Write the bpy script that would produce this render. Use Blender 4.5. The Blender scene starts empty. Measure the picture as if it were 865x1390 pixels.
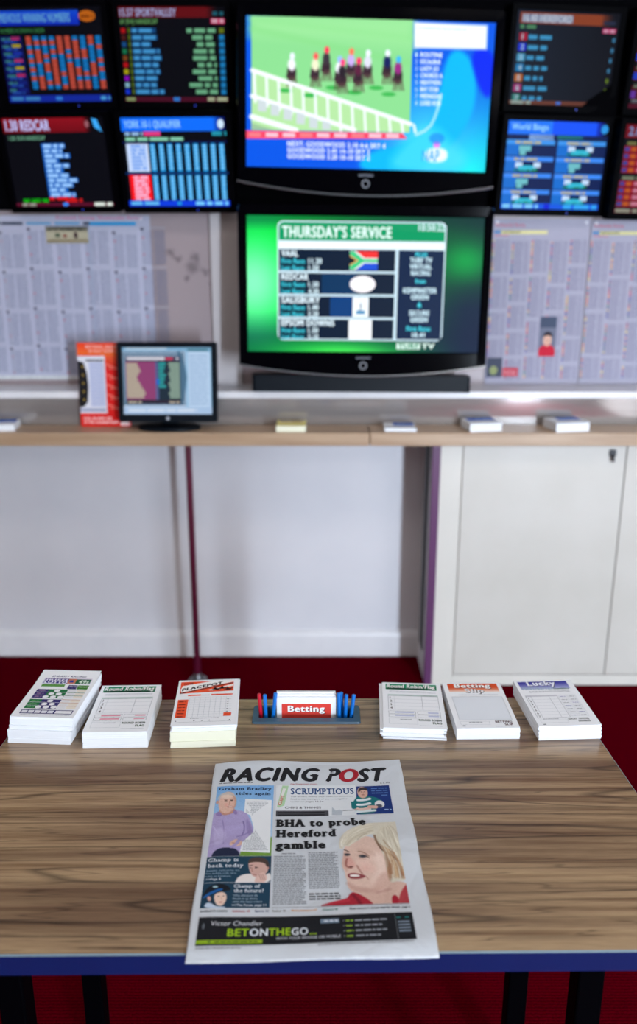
import bpy, bmesh, math, random
import numpy as np
from mathutils import Matrix, Vector, Euler
random.seed(7); RNG = np.random.default_rng(7)
PI = math.pi
SC = bpy.context.scene
COL = SC.collection

# ------------------------------------------------------------------ helpers
def lin(c):
    c = np.asarray(c, float) / 255.0
    return np.where(c <= 0.04045, c / 12.92, ((c + 0.055) / 1.055) ** 2.4)

def tag(o, label=None, cat=None, group=None, kind=None):
    if label: o['label'] = label
    if cat: o['category'] = cat
    if group: o['group'] = group
    if kind: o['kind'] = kind
    return o

def empty(name, loc=(0, 0, 0), rz=0.0, label=None, cat=None, group=None, rot=None):
    o = bpy.data.objects.new(name, None); COL.objects.link(o)
    o.location = loc; o.rotation_euler = rot if rot else (0, 0, rz)
    o.empty_display_size = 0.05
    return tag(o, label, cat, group)

class MB:
    """collects shapes into one mesh"""
    def __init__(self): self.bm = bmesh.new()
    def box(self, x0, x1, y0, y1, z0, z1, bev=0.0, seg=2):
        g = bmesh.ops.create_cube(self.bm, size=1.0)
        vs = g['verts']
        for v in vs:
            v.co = Vector(((x0 + x1) / 2 + v.co.x * (x1 - x0), (y0 + y1) / 2 + v.co.y * (y1 - y0), (z0 + z1) / 2 + v.co.z * (z1 - z0)))
        if bev:
            es = list({e for v in vs for e in v.link_edges})
            bmesh.ops.bevel(self.bm, geom=es, offset=bev, segments=seg, affect='EDGES', profile=0.5)
        return self
    def prism(self, pts, a0, a1, axis='z'):
        """outline (2D) extruded along an axis"""
        def P(p, a):
            if axis == 'z': return (p[0], p[1], a)
            if axis == 'y': return (p[0], a, p[1])
            return (a, p[0], p[1])
        A = [self.bm.verts.new(P(p, a0)) for p in pts]; B = [self.bm.verts.new(P(p, a1)) for p in pts]
        n = len(pts)
        for i in range(n): self.bm.faces.new((A[i], A[(i + 1) % n], B[(i + 1) % n], B[i]))
        self.bm.faces.new(A[::-1]); self.bm.faces.new(B)
        return self
    def tube(self, pts, rad, n=16, cap=True):
        """round tube through points, radius per point"""
        pts = [Vector(p) for p in pts]
        if not isinstance(rad, (list, tuple)): rad = [rad] * len(pts)
        rings = []
        for i, p in enumerate(pts):
            d = (pts[min(i + 1, len(pts) - 1)] - pts[max(i - 1, 0)]).normalized()
            a = d.orthogonal().normalized() if i == 0 else (rings_a - rings_a.dot(d) * d).normalized()
            rings_a = a; b = d.cross(a)
            rings.append([self.bm.verts.new(p + rad[i] * (math.cos(t) * a + math.sin(t) * b)) for t in [2 * PI * k / n for k in range(n)]])
        for r, s in zip(rings, rings[1:]):
            for k in range(n): self.bm.faces.new((r[k], r[(k + 1) % n], s[(k + 1) % n], s[k]))
        if cap: self.bm.faces.new(rings[0][::-1]); self.bm.faces.new(rings[-1])
        return self
    def rings(self, rings, cap=True):
        R = [[self.bm.verts.new(p) for p in r] for r in rings]; n = len(R[0])
        for r, s in zip(R, R[1:]):
            for k in range(n): self.bm.faces.new((r[k], r[(k + 1) % n], s[(k + 1) % n], s[k]))
        if cap: self.bm.faces.new(R[0][::-1]); self.bm.faces.new(R[-1])
        return self
    def build(self, name, mat, parent=None, smooth=False, loc=None, rot=None):
        bmesh.ops.recalc_face_normals(self.bm, faces=self.bm.faces)
        me = bpy.data.meshes.new(name); self.bm.to_mesh(me); self.bm.free()
        me.materials.append(mat)
        o = bpy.data.objects.new(name, me); COL.objects.link(o)
        if parent: o.parent = parent
        if loc: o.location = loc
        if rot: o.rotation_euler = rot
        if smooth:
            me.polygons.foreach_set('use_smooth', [True] * len(me.polygons))
            me.set_sharp_from_angle(angle=math.radians(35))
        return o

def rrect(x0, x1, y0, y1, r, n=6):
    out = []
    for cx, cy, a in ((x1 - r, y1 - r, 0), (x0 + r, y1 - r, 90), (x0 + r, y0 + r, 180), (x1 - r, y0 + r, 270)):
        for k in range(n + 1):
            t = math.radians(a + 90 * k / n); out.append((cx + r * math.cos(t), cy + r * math.sin(t)))
    return out

# ------------------------------------------------------------------ materials
def mat(name, col=(200, 200, 200), rough=0.5, metal=0.0, spec=0.5, coat=0.0, coat_rough=0.1):
    m = bpy.data.materials.new(name); m.use_nodes = True
    b = m.node_tree.nodes['Principled BSDF']
    b.inputs['Base Color'].default_value = (*lin(col), 1)
    b.inputs['Roughness'].default_value = rough; b.inputs['Metallic'].default_value = metal
    b.inputs['Specular IOR Level'].default_value = spec
    b.inputs['Coat Weight'].default_value = coat; b.inputs['Coat Roughness'].default_value = coat_rough
    return m
def nodes(m): return m.node_tree.nodes, m.node_tree.links, m.node_tree.nodes['Principled BSDF']
def noise_col(m, c1, c2, scale=(20, 20, 20), detail=4, lo=0.35, hi=0.65, bump=0.0, dist=0.002):
    N, L, b = nodes(m)
    tc = N.new('ShaderNodeTexCoord'); mp = N.new('ShaderNodeMapping'); mp.inputs['Scale'].default_value = scale
    nz = N.new('ShaderNodeTexNoise'); nz.inputs['Scale'].default_value = 1; nz.inputs['Detail'].default_value = detail
    cr = N.new('ShaderNodeValToRGB'); cr.color_ramp.elements[0].position = lo; cr.color_ramp.elements[1].position = hi
    cr.color_ramp.elements[0].color = (*lin(c1), 1); cr.color_ramp.elements[1].color = (*lin(c2), 1)
    L.new(tc.outputs['Object'], mp.inputs[0]); L.new(mp.outputs[0], nz.inputs['Vector'])
    L.new(nz.outputs[0], cr.inputs[0]); L.new(cr.outputs[0], b.inputs['Base Color'])
    if bump:
        bp = N.new('ShaderNodeBump'); bp.inputs['Strength'].default_value = bump; bp.inputs['Distance'].default_value = dist
        L.new(nz.outputs[0], bp.inputs['Height']); L.new(bp.outputs[0], b.inputs['Normal'])
    return m

M = {}
M['laminate_wall'] = noise_col(mat('wall_paint', rough=0.33, spec=0.5), (216, 216, 222), (223, 222, 227), (3, 3, 3))
M['room_wall'] = mat('room_paint', (205, 198, 190), 0.8)
M['ceiling'] = noise_col(mat('ceiling_tile', rough=0.9), (200, 197, 190), (214, 211, 205), (60, 60, 60))
M['white_gloss'] = noise_col(mat('white_gloss_paint', rough=0.3), (222, 222, 226), (230, 229, 232), (8, 8, 8))
M['cabinet'] = noise_col(mat('cream_laminate', rough=0.35), (214, 211, 203), (220, 216, 208), (4, 4, 4))
M['door'] = noise_col(mat('grey_white_laminate', rough=0.35), (202, 198, 190), (208, 204, 197), (4, 4, 4))
M['gap'] = mat('dark_gap', (70, 64, 60), 0.8)
M['purple'] = mat('purple_edging', (98, 58, 98), 0.3)
M['dark_slot'] = mat('dark_rubber', (42, 44, 50), 0.5)
M['beech'] = noise_col(mat('beech_laminate', rough=0.38), (168, 138, 110), (186, 158, 130), (3, 40, 40), 3)
M['red_pole'] = mat('burgundy_powder_coat', (92, 18, 48), 0.3, 0.0, 0.6)
M['black'] = mat('black_board', (2, 2, 4), 0.7, spec=0.02)
M['black_plastic'] = mat('black_plastic', (2, 2, 4), 0.5, spec=0.02)
M['gloss_black'] = mat('piano_black', (2, 2, 5), 0.1, spec=0.03)
M['charcoal'] = mat('charcoal_plastic', (7, 15, 24), 0.45, spec=0.12)
M['chrome'] = mat('chrome_trim', (190, 200, 210), 0.25, 1.0)
M['alu'] = noise_col(mat('brushed_aluminium', rough=0.055, metal=0.5), (158, 152, 150), (168, 162, 160), (3, 3, 260), 2)
M['grey_text'] = mat('silver_lettering', (165, 170, 180), 0.4)
M['paper'] = mat('white_paper', (238, 241, 246), 0.75, spec=0.25)
M['newsprint'] = noise_col(mat('newsprint', rough=0.85, spec=0.2), (194, 198, 203), (210, 213, 216), (90, 90, 90), 3)
M['yellow_paper'] = mat('pale_yellow_paper', (240, 240, 218), 0.75, spec=0.25)
M['conduit'] = mat('off_white_duct', (196, 190, 192), 0.4)
M['tray'] = mat('slate_blue_plastic', (56, 84, 104), 0.4)
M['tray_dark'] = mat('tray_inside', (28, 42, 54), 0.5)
M['pen_blue'] = mat('blue_pen_plastic', (10, 112, 205), 0.3)
M['pen_red'] = mat('red_pen_plastic', (205, 20, 50), 0.3)
M['pen_tip'] = mat('pen_tip_metal', (150, 150, 155), 0.3, 1.0)
M['steel'] = mat('steel', (120, 122, 126), 0.35, 0.9)
M['blue_lip'] = mat('navy_edge_band', (12, 26, 76), 0.3)
M['card_red'] = mat('red_card', (224, 30, 26), 0.5)

# carpet: ribbed dark red pile
m = mat('red_carpet', rough=1.0, spec=0.0); N, L, b = nodes(m)
tc = N.new('ShaderNodeTexCoord')
nz = N.new('ShaderNodeTexNoise'); nz.inputs['Scale'].default_value = 260; nz.inputs['Detail'].default_value = 3
wv = N.new('ShaderNodeTexWave'); wv.bands_direction = 'Y'; wv.inputs['Scale'].default_value = 42; wv.inputs['Distortion'].default_value = 1.2; wv.inputs['Detail Scale'].default_value = 30
ad = N.new('ShaderNodeMath'); ad.operation = 'ADD'; ad.use_clamp = False
ml = N.new('ShaderNodeMath'); ml.operation = 'MULTIPLY'; ml.inputs[1].default_value = 0.35
cr = N.new('ShaderNodeValToRGB'); cr.color_ramp.elements[0].position = 0.35; cr.color_ramp.elements[1].position = 0.95
cr.color_ramp.elements[0].color = (*lin((42, 0, 6)), 1); cr.color_ramp.elements[1].color = (*lin((100, 0, 18)), 1)
L.new(tc.outputs['Object'], nz.inputs['Vector']); L.new(tc.outputs['Object'], wv.inputs['Vector'])
L.new(wv.outputs['Fac'], ml.inputs[0]); L.new(nz.outputs[0], ad.inputs[0]); L.new(ml.outputs[0], ad.inputs[1])
L.new(ad.outputs[0], cr.inputs[0]); L.new(cr.outputs[0], b.inputs['Base Color'])
bp = N.new('ShaderNodeBump'); bp.inputs['Strength'].default_value = 0.5; bp.inputs['Distance'].default_value = 0.003
L.new(ad.outputs[0], bp.inputs['Height']); L.new(bp.outputs[0], b.inputs['Normal'])
M['carpet'] = m

# zebrano table laminate: long streaks running left to right
m = mat('zebrano_laminate', rough=0.27, spec=0.8); N, L, b = nodes(m)
tc = N.new('ShaderNodeTexCoord')
def streak(scale, det, seed):
    mp = N.new('ShaderNodeMapping'); mp.inputs['Scale'].default_value = scale; mp.inputs['Location'].default_value = (seed, seed * 2.3, 0)
    n_ = N.new('ShaderNodeTexNoise'); n_.inputs['Scale'].default_value = 1; n_.inputs['Detail'].default_value = det
    n_.inputs['Roughness'].default_value = 0.6; n_.inputs['Distortion'].default_value = 0.06
    L.new(tc.outputs['Object'], mp.inputs[0]); L.new(mp.outputs[0], n_.inputs['Vector']); return n_
a1 = streak((.9, 24, 1), 3, 3.0); a2 = streak((2.0, 85, 1), 4, 9.0); a3 = streak((30, 900, 1), 2, 5.0)
r1 = N.new('ShaderNodeValToRGB'); r1.color_ramp.elements[0].position = 0.38; r1.color_ramp.elements[1].position = 0.60
r1.color_ramp.elements[0].color = (*lin((124, 98, 74)), 1); r1.color_ramp.elements[1].color = (*lin((180, 152, 117)), 1)
r2 = N.new('ShaderNodeValToRGB'); r2.color_ramp.elements[0].position = 0.30; r2.color_ramp.elements[1].position = 0.50
r2.color_ramp.elements[0].color = (*lin((176, 158, 146)), 1); r2.color_ramp.elements[1].color = (1, 1, 1, 1)
r3 = N.new('ShaderNodeValToRGB'); r3.color_ramp.elements[0].position = 0.3; r3.color_ramp.elements[1].position = 0.6
r3.color_ramp.elements[0].color = (0.72, 0.70, 0.68, 1); r3.color_ramp.elements[1].color = (1, 1, 1, 1)
x1 = N.new('ShaderNodeMix'); x1.data_type = 'RGBA'; x1.blend_type = 'MULTIPLY'; x1.inputs[0].default_value = 1
x2 = N.new('ShaderNodeMix'); x2.data_type = 'RGBA'; x2.blend_type = 'MULTIPLY'; x2.inputs[0].default_value = 0.8
for n_, r_ in ((a1, r1), (a2, r2), (a3, r3)): L.new(n_.outputs[0], r_.inputs[0])
L.new(r1.outputs[0], x1.inputs[6]); L.new(r2.outputs[0], x1.inputs[7]); L.new(x1.outputs[2], x2.inputs[6]); L.new(r3.outputs[0], x2.inputs[7])
# sparse thin dark growth lines and fine pores
a4 = streak((.55, 9, 1), 1.5, 14.0)
def lines(src, freq, width, dark):
    k1 = N.new('ShaderNodeMath'); k1.operation = 'MULTIPLY'; k1.inputs[1].default_value = freq
    k2 = N.new('ShaderNodeMath'); k2.operation = 'FRACT'; k3 = N.new('ShaderNodeMath'); k3.operation = 'SUBTRACT'; k3.inputs[1].default_value = .5
    k4 = N.new('ShaderNodeMath'); k4.operation = 'ABSOLUTE'
    k5 = N.new('ShaderNodeMapRange'); k5.inputs[1].default_value = 0; k5.inputs[2].default_value = width; k5.inputs[3].default_value = dark; k5.inputs[4].default_value = 1
    L.new(src.outputs[0], k1.inputs[0]); L.new(k1.outputs[0], k2.inputs[0]); L.new(k2.outputs[0], k3.inputs[0]); L.new(k3.outputs[0], k4.inputs[0]); L.new(k4.outputs[0], k5.inputs[0]); return k5
prevc = x2.outputs[2]
for (src, fq, wd, dk) in ((a4, 15, .10, .42), (a1, 9, .07, .6)):
    ln_ = lines(src, fq, wd, dk); xm = N.new('ShaderNodeMix'); xm.data_type = 'RGBA'; xm.blend_type = 'MULTIPLY'; xm.inputs[0].default_value = 1
    cb_ = N.new('ShaderNodeCombineColor'); [L.new(ln_.outputs[0], cb_.inputs[q]) for q in range(3)]
    L.new(prevc, xm.inputs[6]); L.new(cb_.outputs[0], xm.inputs[7]); prevc = xm.outputs[2]
L.new(prevc, b.inputs['Base Color'])
M['zebrano'] = m

# wall panel above the counter: pinkish grey laminate with a patch of dirt blotches
m = mat('grubby_panel', rough=0.38); N, L, b = nodes(m)
tc = N.new('ShaderNodeTexCoord')
base = N.new('ShaderNodeRGB'); base.outputs[0].default_value = (*lin((160, 146, 150)), 1)
prev = base.outputs[0]
for (sx, sz, sr) in ((-0.515, 1.537, 0.016), (-0.49, 1.515, 0.014), (-0.43, 1.52, 0.018), (-0.44, 1.487, 0.024), (-0.395, 1.47, 0.014), (-0.46, 1.45, 0.012), (-0.37, 1.43, 0.012)):
    vm = N.new('ShaderNodeVectorMath'); vm.operation = 'DISTANCE'; vm.inputs[1].default_value = (sx, 2.93, sz)
    nn = N.new('ShaderNodeTexNoise'); nn.inputs['Scale'].default_value = 70
    L.new(tc.outputs['Object'], nn.inputs['Vector'])
    vv = N.new('ShaderNodeMath'); vv.operation = 'MULTIPLY_ADD'; vv.inputs[1].default_value = 0.03; vv.inputs[2].default_value = -0.015
    L.new(nn.outputs[0], vv.inputs[0])
    su = N.new('ShaderNodeMath'); su.operation = 'ADD'
    L.new(tc.outputs['Object'], vm.inputs[0]); L.new(vm.outputs['Value'], su.inputs[0]); L.new(vv.outputs[0], su.inputs[1])
    mr = N.new('ShaderNodeMapRange'); mr.inputs[1].default_value = sr * 0.3; mr.inputs[2].default_value = sr * 1.3; mr.inputs[3].default_value = 0.55; mr.inputs[4].default_value = 0
    L.new(su.outputs[0], mr.inputs[0])
    mx = N.new('ShaderNodeMix'); mx.data_type = 'RGBA'; mx.inputs[7].default_value = (*lin((70, 62, 70)), 1)
    L.new(mr.outputs[0], mx.inputs[0]); L.new(prev, mx.inputs[6]); prev = mx.outputs[2]
L.new(prev, b.inputs['Base Color'])
M['panel'] = m

def ink_mat(name, rough=0.7, emit=None, tint=0.0):
    m = mat(name, rough=rough, spec=0.25); N, L, b = nodes(m)
    at = N.new('ShaderNodeAttribute'); at.attribute_name = 'ink'
    if emit is None: L.new(at.outputs['Color'], b.inputs['Base Color'])
    else:
        b.inputs['Base Color'].default_value = (0.004, 0.004, 0.006, 1); b.inputs['Roughness'].default_value = 0.35; b.inputs['Specular IOR Level'].default_value = 0.03
        L.new(at.outputs['Color'], b.inputs['Emission Color']); b.inputs['Emission Strength'].default_value = emit
    return m
M['print'] = ink_mat('printed_paper')
M['news_print'] = ink_mat('printed_newsprint', 0.8)
for k_ in ('news_print', 'newsprint'):
    N, L, b = nodes(M[k_]); tc = N.new('ShaderNodeTexCoord'); nz = N.new('ShaderNodeTexNoise'); nz.inputs['Scale'].default_value = 14; nz.inputs['Detail'].default_value = 3; nz.inputs['Distortion'].default_value = 1.2
    bp = N.new('ShaderNodeBump'); bp.inputs['Strength'].default_value = .55; bp.inputs['Distance'].default_value = .006
    L.new(tc.outputs['Object'], nz.inputs['Vector']); L.new(nz.outputs[0], bp.inputs['Height']); L.new(bp.outputs[0], b.inputs['Normal'])

# ------------------------------------------------------------------ lettering
_glyph = {}
def text_mesh(s, bold=0.0, serif=False):
    key = (s, bold, serif)
    if key in _glyph: return _glyph[key]
    cu = bpy.data.curves.new('lettering', 'FONT'); cu.body = s; cu.size = 1.0; cu.resolution_u = 3
    cu.space_character = 1.0 + bold * 2.6 + (0.06 if serif else 0)
    ob = bpy.data.objects.new('lettering', cu)
    me = bpy.data.meshes.new_from_object(ob)
    V = np.array([(*v.co[:2], 0.0) for v in me.vertices]).reshape(-1, 3); F = [tuple(p.vertices) for p in me.polygons]
    bpy.data.objects.remove(ob); bpy.data.meshes.remove(me); bpy.data.curves.remove(cu)
    if serif and len(V):
        cnt = {}
        for f in F:
            for i in range(len(f)):
                e = tuple(sorted((f[i], f[(i + 1) % len(f)]))); cnt[e] = cnt.get(e, 0) + 1
        lev = [0, CAPH, XH, ASC]
        V = list(map(tuple, V)); t = 0.055
        for (a, c), k in cnt.items():
            if k != 1: continue
            p, q = V[a], V[c]
            if abs(p[1] - q[1]) > 0.004: continue
            ln = abs(p[0] - q[0])
            if ln < 0.05: continue
            for li, lv in enumerate(lev):
                if abs(p[1] - lv) < 0.02:
                    x0, x1 = min(p[0], q[0]), max(p[0], q[0])
                    e0 = 0.085; e1 = 0.085 if ln < 0.28 else 0.0
                    if li >= 2: e1 = 0.0
                    if ln > 0.5: e0 = 0.0
                    y0, y1 = (p[1], p[1] + t) if li == 0 else (p[1] - t, p[1])
                    i = len(V); V += [(x0 - e0, y0, .07), (x1 + e1, y0, .07), (x1 + e1, y1, .07), (x0 - e0, y1, .07)]; F.append((i, i + 1, i + 2, i + 3))
                    break
        V = np.array(V)
    if bold and len(V):      # heavier strokes: the letter laid over itself with small shifts
        n0 = len(V); F0 = F; V0 = V; V = []; F = []
        for q, (dx, dy) in enumerate(((-1, 0), (1, 0), (-.5, 0), (.5, 0), (0, .55), (0, -.55))):
            V.append(V0 + np.array([dx * bold, dy * bold, q * .15])); F += [tuple(i + q * n0 for i in f) for f in F0]
        V = np.vstack(V)
    _glyph[key] = (V, F)
    return _glyph[key]
def _h(s):
    V, F = text_mesh(s); return V[:, 1].max()
CAPH, XH, ASC = 0.7, 0.52, 0.76
CAPH, XH, ASC = _h('H'), _h('x'), _h('l')

def homog(src, W, H):
    dst = [(0, 0), (W, 0), (W, H), (0, H)]; A = []
    for (x, y), (u, v) in zip(src, dst):
        A.append([x, y, 1, 0, 0, 0, -u * x, -u * y, -u]); A.append([0, 0, 0, x, y, 1, -v * x, -v * y, -v])
    h = np.linalg.svd(np.array(A, float))[2][-1].reshape(3, 3)
    def f(p):
        q = h @ np.array([p[0], p[1], 1.0]); return (q[0] / q[2], q[1] / q[2])
    return f

def chaikin(P, n=2, closed=True):
    P = [tuple(map(float, p)) for p in P]
    for _ in range(n):
        Q = []
        for i in range(len(P) if closed else len(P) - 1):
            a, c = P[i], P[(i + 1) % len(P)]
            Q += [(a[0] * .75 + c[0] * .25, a[1] * .75 + c[1] * .25), (a[0] * .25 + c[0] * .75, a[1] * .25 + c[1] * .75)]
        P = Q
    return P

class Img:
    """small painted picture for prints and screens (becomes a fine mesh with a colour per point)"""
    def __init__(s, x0, y0, x1, y1, nx, ny, bg, f=None):
        s.box = (x0, y0, x1, y1); s.nx, s.ny = nx, ny
        s.X, s.Y = np.meshgrid(np.linspace(x0, x1, nx), np.linspace(y0, y1, ny))
        s.A = np.ones((ny, nx, 3)) * np.asarray(bg, float); s.f = f or (lambda p: p); s.bg = np.asarray(bg, float)
        s.px = (x1 - x0) / nx
    def mix(s, a, col): s.A = s.A * (1 - a[..., None]) + np.asarray(col, float) * a[..., None]
    def grad(s, fn): s.A = fn(s.X, s.Y)
    def segd(s, P, closed):
        D = np.full(s.X.shape, 1e9)
        for i in range(len(P) if closed else len(P) - 1):
            a = np.array(P[i]); d = np.array(P[(i + 1) % len(P)]) - a; n = max(d @ d, 1e-12)
            t = np.clip(((s.X - a[0]) * d[0] + (s.Y - a[1]) * d[1]) / n, 0, 1)
            D = np.minimum(D, np.hypot(s.X - a[0] - t * d[0], s.Y - a[1] - t * d[1]))
        return D
    def poly(s, P, col, soft=None, alpha=1.0, smooth=2):
        P = chaikin([s.f(p) for p in P], smooth); soft = soft or s.px
        ins = np.zeros(s.X.shape, bool)
        for i in range(len(P)):
            (x0, y0), (x1, y1) = P[i], P[(i + 1) % len(P)]
            if y0 == y1: continue
            c = ((y0 > s.Y) != (y1 > s.Y)) & (s.X < (x1 - x0) * (s.Y - y0) / (y1 - y0) + x0); ins ^= c
        d = s.segd(P, True) * np.where(ins, 1, -1)
        s.mix(np.clip(d / soft + 0.5, 0, 1) * alpha, col)
    def grain(s, amp):
        n = RNG.normal(0, amp, s.X.shape); n = (n + np.roll(n, 1, 0) + np.roll(n, 1, 1)) / 1.7; s.A = s.A + n[..., None] * s.keep()[..., None]
    def keep(s): return (np.abs(s.A - s.bg).max(-1) > 8).astype(float)
    def line(s, P, w, col, soft=None, alpha=1.0, smooth=1):
        P = chaikin([s.f(p) for p in P], smooth, False) if len(P) > 2 else [s.f(p) for p in P]; soft = soft or s.px
        s.mix(np.clip((w / 2 - s.segd(P, False)) / soft + 0.5, 0, 1) * alpha, col)
    def ell(s, c, rx, ry, col, soft=0.3, alpha=1.0, rot=0.0):
        cx, cy = s.f(c); t = math.radians(rot); x, y = s.X - cx, s.Y - cy
        u = (x * math.cos(t) + y * math.sin(t)) / rx; v = (-x * math.sin(t) + y * math.cos(t)) / ry
        s.mix(np.clip((1 - np.hypot(u, v)) / soft, 0, 1) * alpha, col)

def strands(im, A, B, n, cols, w=(.4, 1.0), alpha=.4):
    for k in range(n):
        t = random.random(); j = random.uniform(-.06, .06)
        im.line([(a[0] * (1 - t - j) + b[0] * (t + j), a[1] * (1 - t) + b[1] * t) for a, b in zip(A, B)], random.uniform(*w), random.choice(cols), soft=.9, alpha=alpha, smooth=2)

class Sheet:
    """flat print or screen picture: x to the right, y downwards, origin top left; W x H in its own units"""
    def __init__(s, W, H, unit=0.001, dz=0.00006, bend=None, f=None):
        s.W, s.H, s.u, s.dz, s.bend = W, H, unit, dz, bend
        s.V = []; s.F = []; s.C = []; s.lay = 0; s.n = 0; s.f = f
    def _add(s, P, F, cols, z=None):
        P = np.asarray(P, float); zz = (s.lay if z is None else z) * s.dz
        Z = np.full(len(P), zz)
        if s.bend: Z = Z + s.bend(P[:, 0], P[:, 1])
        s.V.append(np.column_stack([(P[:, 0] - s.W / 2) * s.u, (s.H / 2 - P[:, 1]) * s.u, Z]))
        s.F += [tuple(i + s.n for i in f) for f in F]; s.C.append(cols); s.n += len(P)
    def _c(s, col, n): return np.tile(lin(col), (n, 1))
    def layer(s): s.lay += 1; return s
    def rect(s, x0, y0, x1, y1, col, col2=None, vert=True, step=None):
        nx = ny = 1
        if s.bend:
            nx = max(1, int(abs(x1 - x0) / 6)); ny = max(1, int(abs(y1 - y0) / 6))
        if col2 is not None: (nx, ny) = (nx, max(ny, 8)) if vert else (max(nx, 8), ny)
        X, Y = np.meshgrid(np.linspace(x0, x1, nx + 1), np.linspace(y0, y1, ny + 1))
        P = np.column_stack([X.ravel(), Y.ravel()])
        F = [(j * (nx + 1) + i, (j + 1) * (nx + 1) + i, (j + 1) * (nx + 1) + i + 1, j * (nx + 1) + i + 1) for j in range(ny) for i in range(nx)]
        if col2 is None: C = s._c(col, len(P))
        else:
            t = ((P[:, 1] - y0) / (y1 - y0) if vert else (P[:, 0] - x0) / (x1 - x0))[:, None]
            C = lin(np.asarray(col) * (1 - t) + np.asarray(col2) * t)
        s._add(P, F, C); return s
    def pr(s, a, c, col, **k):
        (x0, y0), (x1, y1) = s.f(a), s.f(c); return s.rect(x0, y0, x1, y1, col, **k)
    def poly(s, P, col):
        P = [p for p in P]; s._add(P[::-1] if s._area(P) < 0 else P, [tuple(range(len(P)))], s._c(col, len(P))); return s
    def _area(s, P): return -sum(P[i][0] * P[(i + 1) % len(P)][1] - P[(i + 1) % len(P)][0] * P[i][1] for i in range(len(P)))
    def ell(s, cx, cy, rx, ry, col, n=28):
        return s.poly([(cx + rx * math.cos(2 * PI * k / n), cy + ry * math.sin(2 * PI * k / n)) for k in range(n)], col)
    def frame(s, x0, y0, x1, y1, w, col):
        s.rect(x0, y0, x1, y0 + w, col); s.rect(x0, y1 - w, x1, y1, col); s.rect(x0, y0 + w, x0 + w, y1 - w, col); s.rect(x1 - w, y0 + w, x1, y1 - w, col); return s
    def text(s, t, x0, y, h, col, x1=None, bold=0.0, shear=0.0, serif=False, align='l', rot=0.0, slope=0.0, extra=0):
        V, F = text_mesh(t, bold, serif)
        if not len(V): return s
        V = V.copy(); k = h / CAPH; mn, mx = V[:, 0].min(), V[:, 0].max()
        kx = (x1 - x0) / (mx - mn + shear * CAPH) if x1 is not None else k * 0.95
        X = (V[:, 0] - mn) * kx; Y = V[:, 1] * k
        X = X + shear * Y * (kx / k)
        if x1 is None:
            if align == 'c': X -= (X.max() + X.min()) / 2
            if align == 'r': X -= X.max()
        Y2 = Y + slope * X
        if rot:
            r = math.radians(rot); X, Y2 = X * math.cos(r) - Y2 * math.sin(r), X * math.sin(r) + Y2 * math.cos(r)
        s._add(np.column_stack([x0 + X, y - Y2]), F, s._c(col, len(V)), z=s.lay + 1 + extra + V[:, 2]); return s
    def pt(s, t, a, xr, hpx, col, **k):
        """text whose baseline starts at photo point a and ends at photo x = xr"""
        (x0, y0) = s.f(a); (x1, y1) = s.f((xr, a[1])); h = y0 - s.f((a[0], a[1] - hpx))[1]
        return s.text(t, x0, y0, h, col, x1=x1, **k)
    def words(s, x0, x1, y, h, col, fill=0.92, ragged=0.0, wl=None):
        x = x0; end = x1 - ragged * (x1 - x0) * random.random(); wl = wl or h * 3.2
        while x < end:
            w = min(wl * (0.45 + 1.1 * random.random()), end - x)
            if w < h * 0.4: break
            s._add([(x, y - h), (x, y), (x + w, y), (x + w, y - h)], [(0, 1, 2, 3)], s._c(col, 4)); x += w + h * 0.7
        return s
    def para(s, x0, x1, y0, y1, pitch, h, col, ragged=0.15, wl=None):
        y = y0 + pitch
        while y <= y1:
            s.words(x0, x1, y, h, col, ragged=ragged if random.random() < 0.3 else 0.0, wl=wl); y += pitch
        return s
    def pic(s, im, blank=None):
        ny, nx = im.ny, im.nx; P = np.column_stack([im.X.ravel(), im.Y.ravel()])
        J, I = np.meshgrid(np.arange(ny - 1), np.arange(nx - 1), indexing='ij'); a = (J * nx + I).ravel()
        Q = np.column_stack([a, a + nx, a + nx + 1, a + 1])
        if blank is not None:
            d = np.abs(im.A.reshape(-1, 3) - np.asarray(blank, float)).max(1) > 6; Q = Q[d[Q].any(1)]
        s._add(P, [tuple(q) for q in Q.tolist()], lin(np.clip(im.A.reshape(-1, 3), 0, 255))); return s
    def build(s, name, material, parent=None, loc=None, rot=None):
        V = np.vstack(s.V); C = np.vstack(s.C)
        me = bpy.data.meshes.new(name); me.from_pydata(V.tolist(), [], s.F); me.update()
        at = me.color_attributes.new('ink', 'FLOAT_COLOR', 'POINT')
        at.data.foreach_set('color', np.column_stack([C, np.ones(len(C))]).astype(np.float32).ravel())
        me.materials.append(material)
        o = bpy.data.objects.new(name, me); COL.objects.link(o)
        if parent: o.parent = parent
        if loc is not None: o.location = loc
        if rot is not None: o.rotation_euler = rot
        return o
FRONT = (PI / 2, 0, 0)          # a sheet standing upright, facing the camera side of the room

# ------------------------------------------------------------------ the room
def struct(name, mb, m, **k): return tag(mb.build(name, m, **k), kind='structure')
struct('floor', MB().box(-3.1, 3.1, -3.3, 3.05, -0.1, 0), M['carpet'])
struct('ceiling', MB().box(-3.1, 3.1, -3.3, 3.05, 2.75, 2.85), M['ceiling'])
struct('wall_left', MB().box(-3.1, -3.0, -3.3, 3.05, 0, 2.75), M['room_wall'])
struct('wall_right', MB().box(3.0, 3.1, -3.3, 3.05, 0, 2.75), M['room_wall'])
struct('wall_back', MB().box(-3.0, 3.0, 2.93, 3.05, 0, 0.93), M['laminate_wall'])
struct('wall_back', MB().box(-3.0, 3.0, 2.93, 3.05, 0.93, 2.75), M['panel'])
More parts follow.
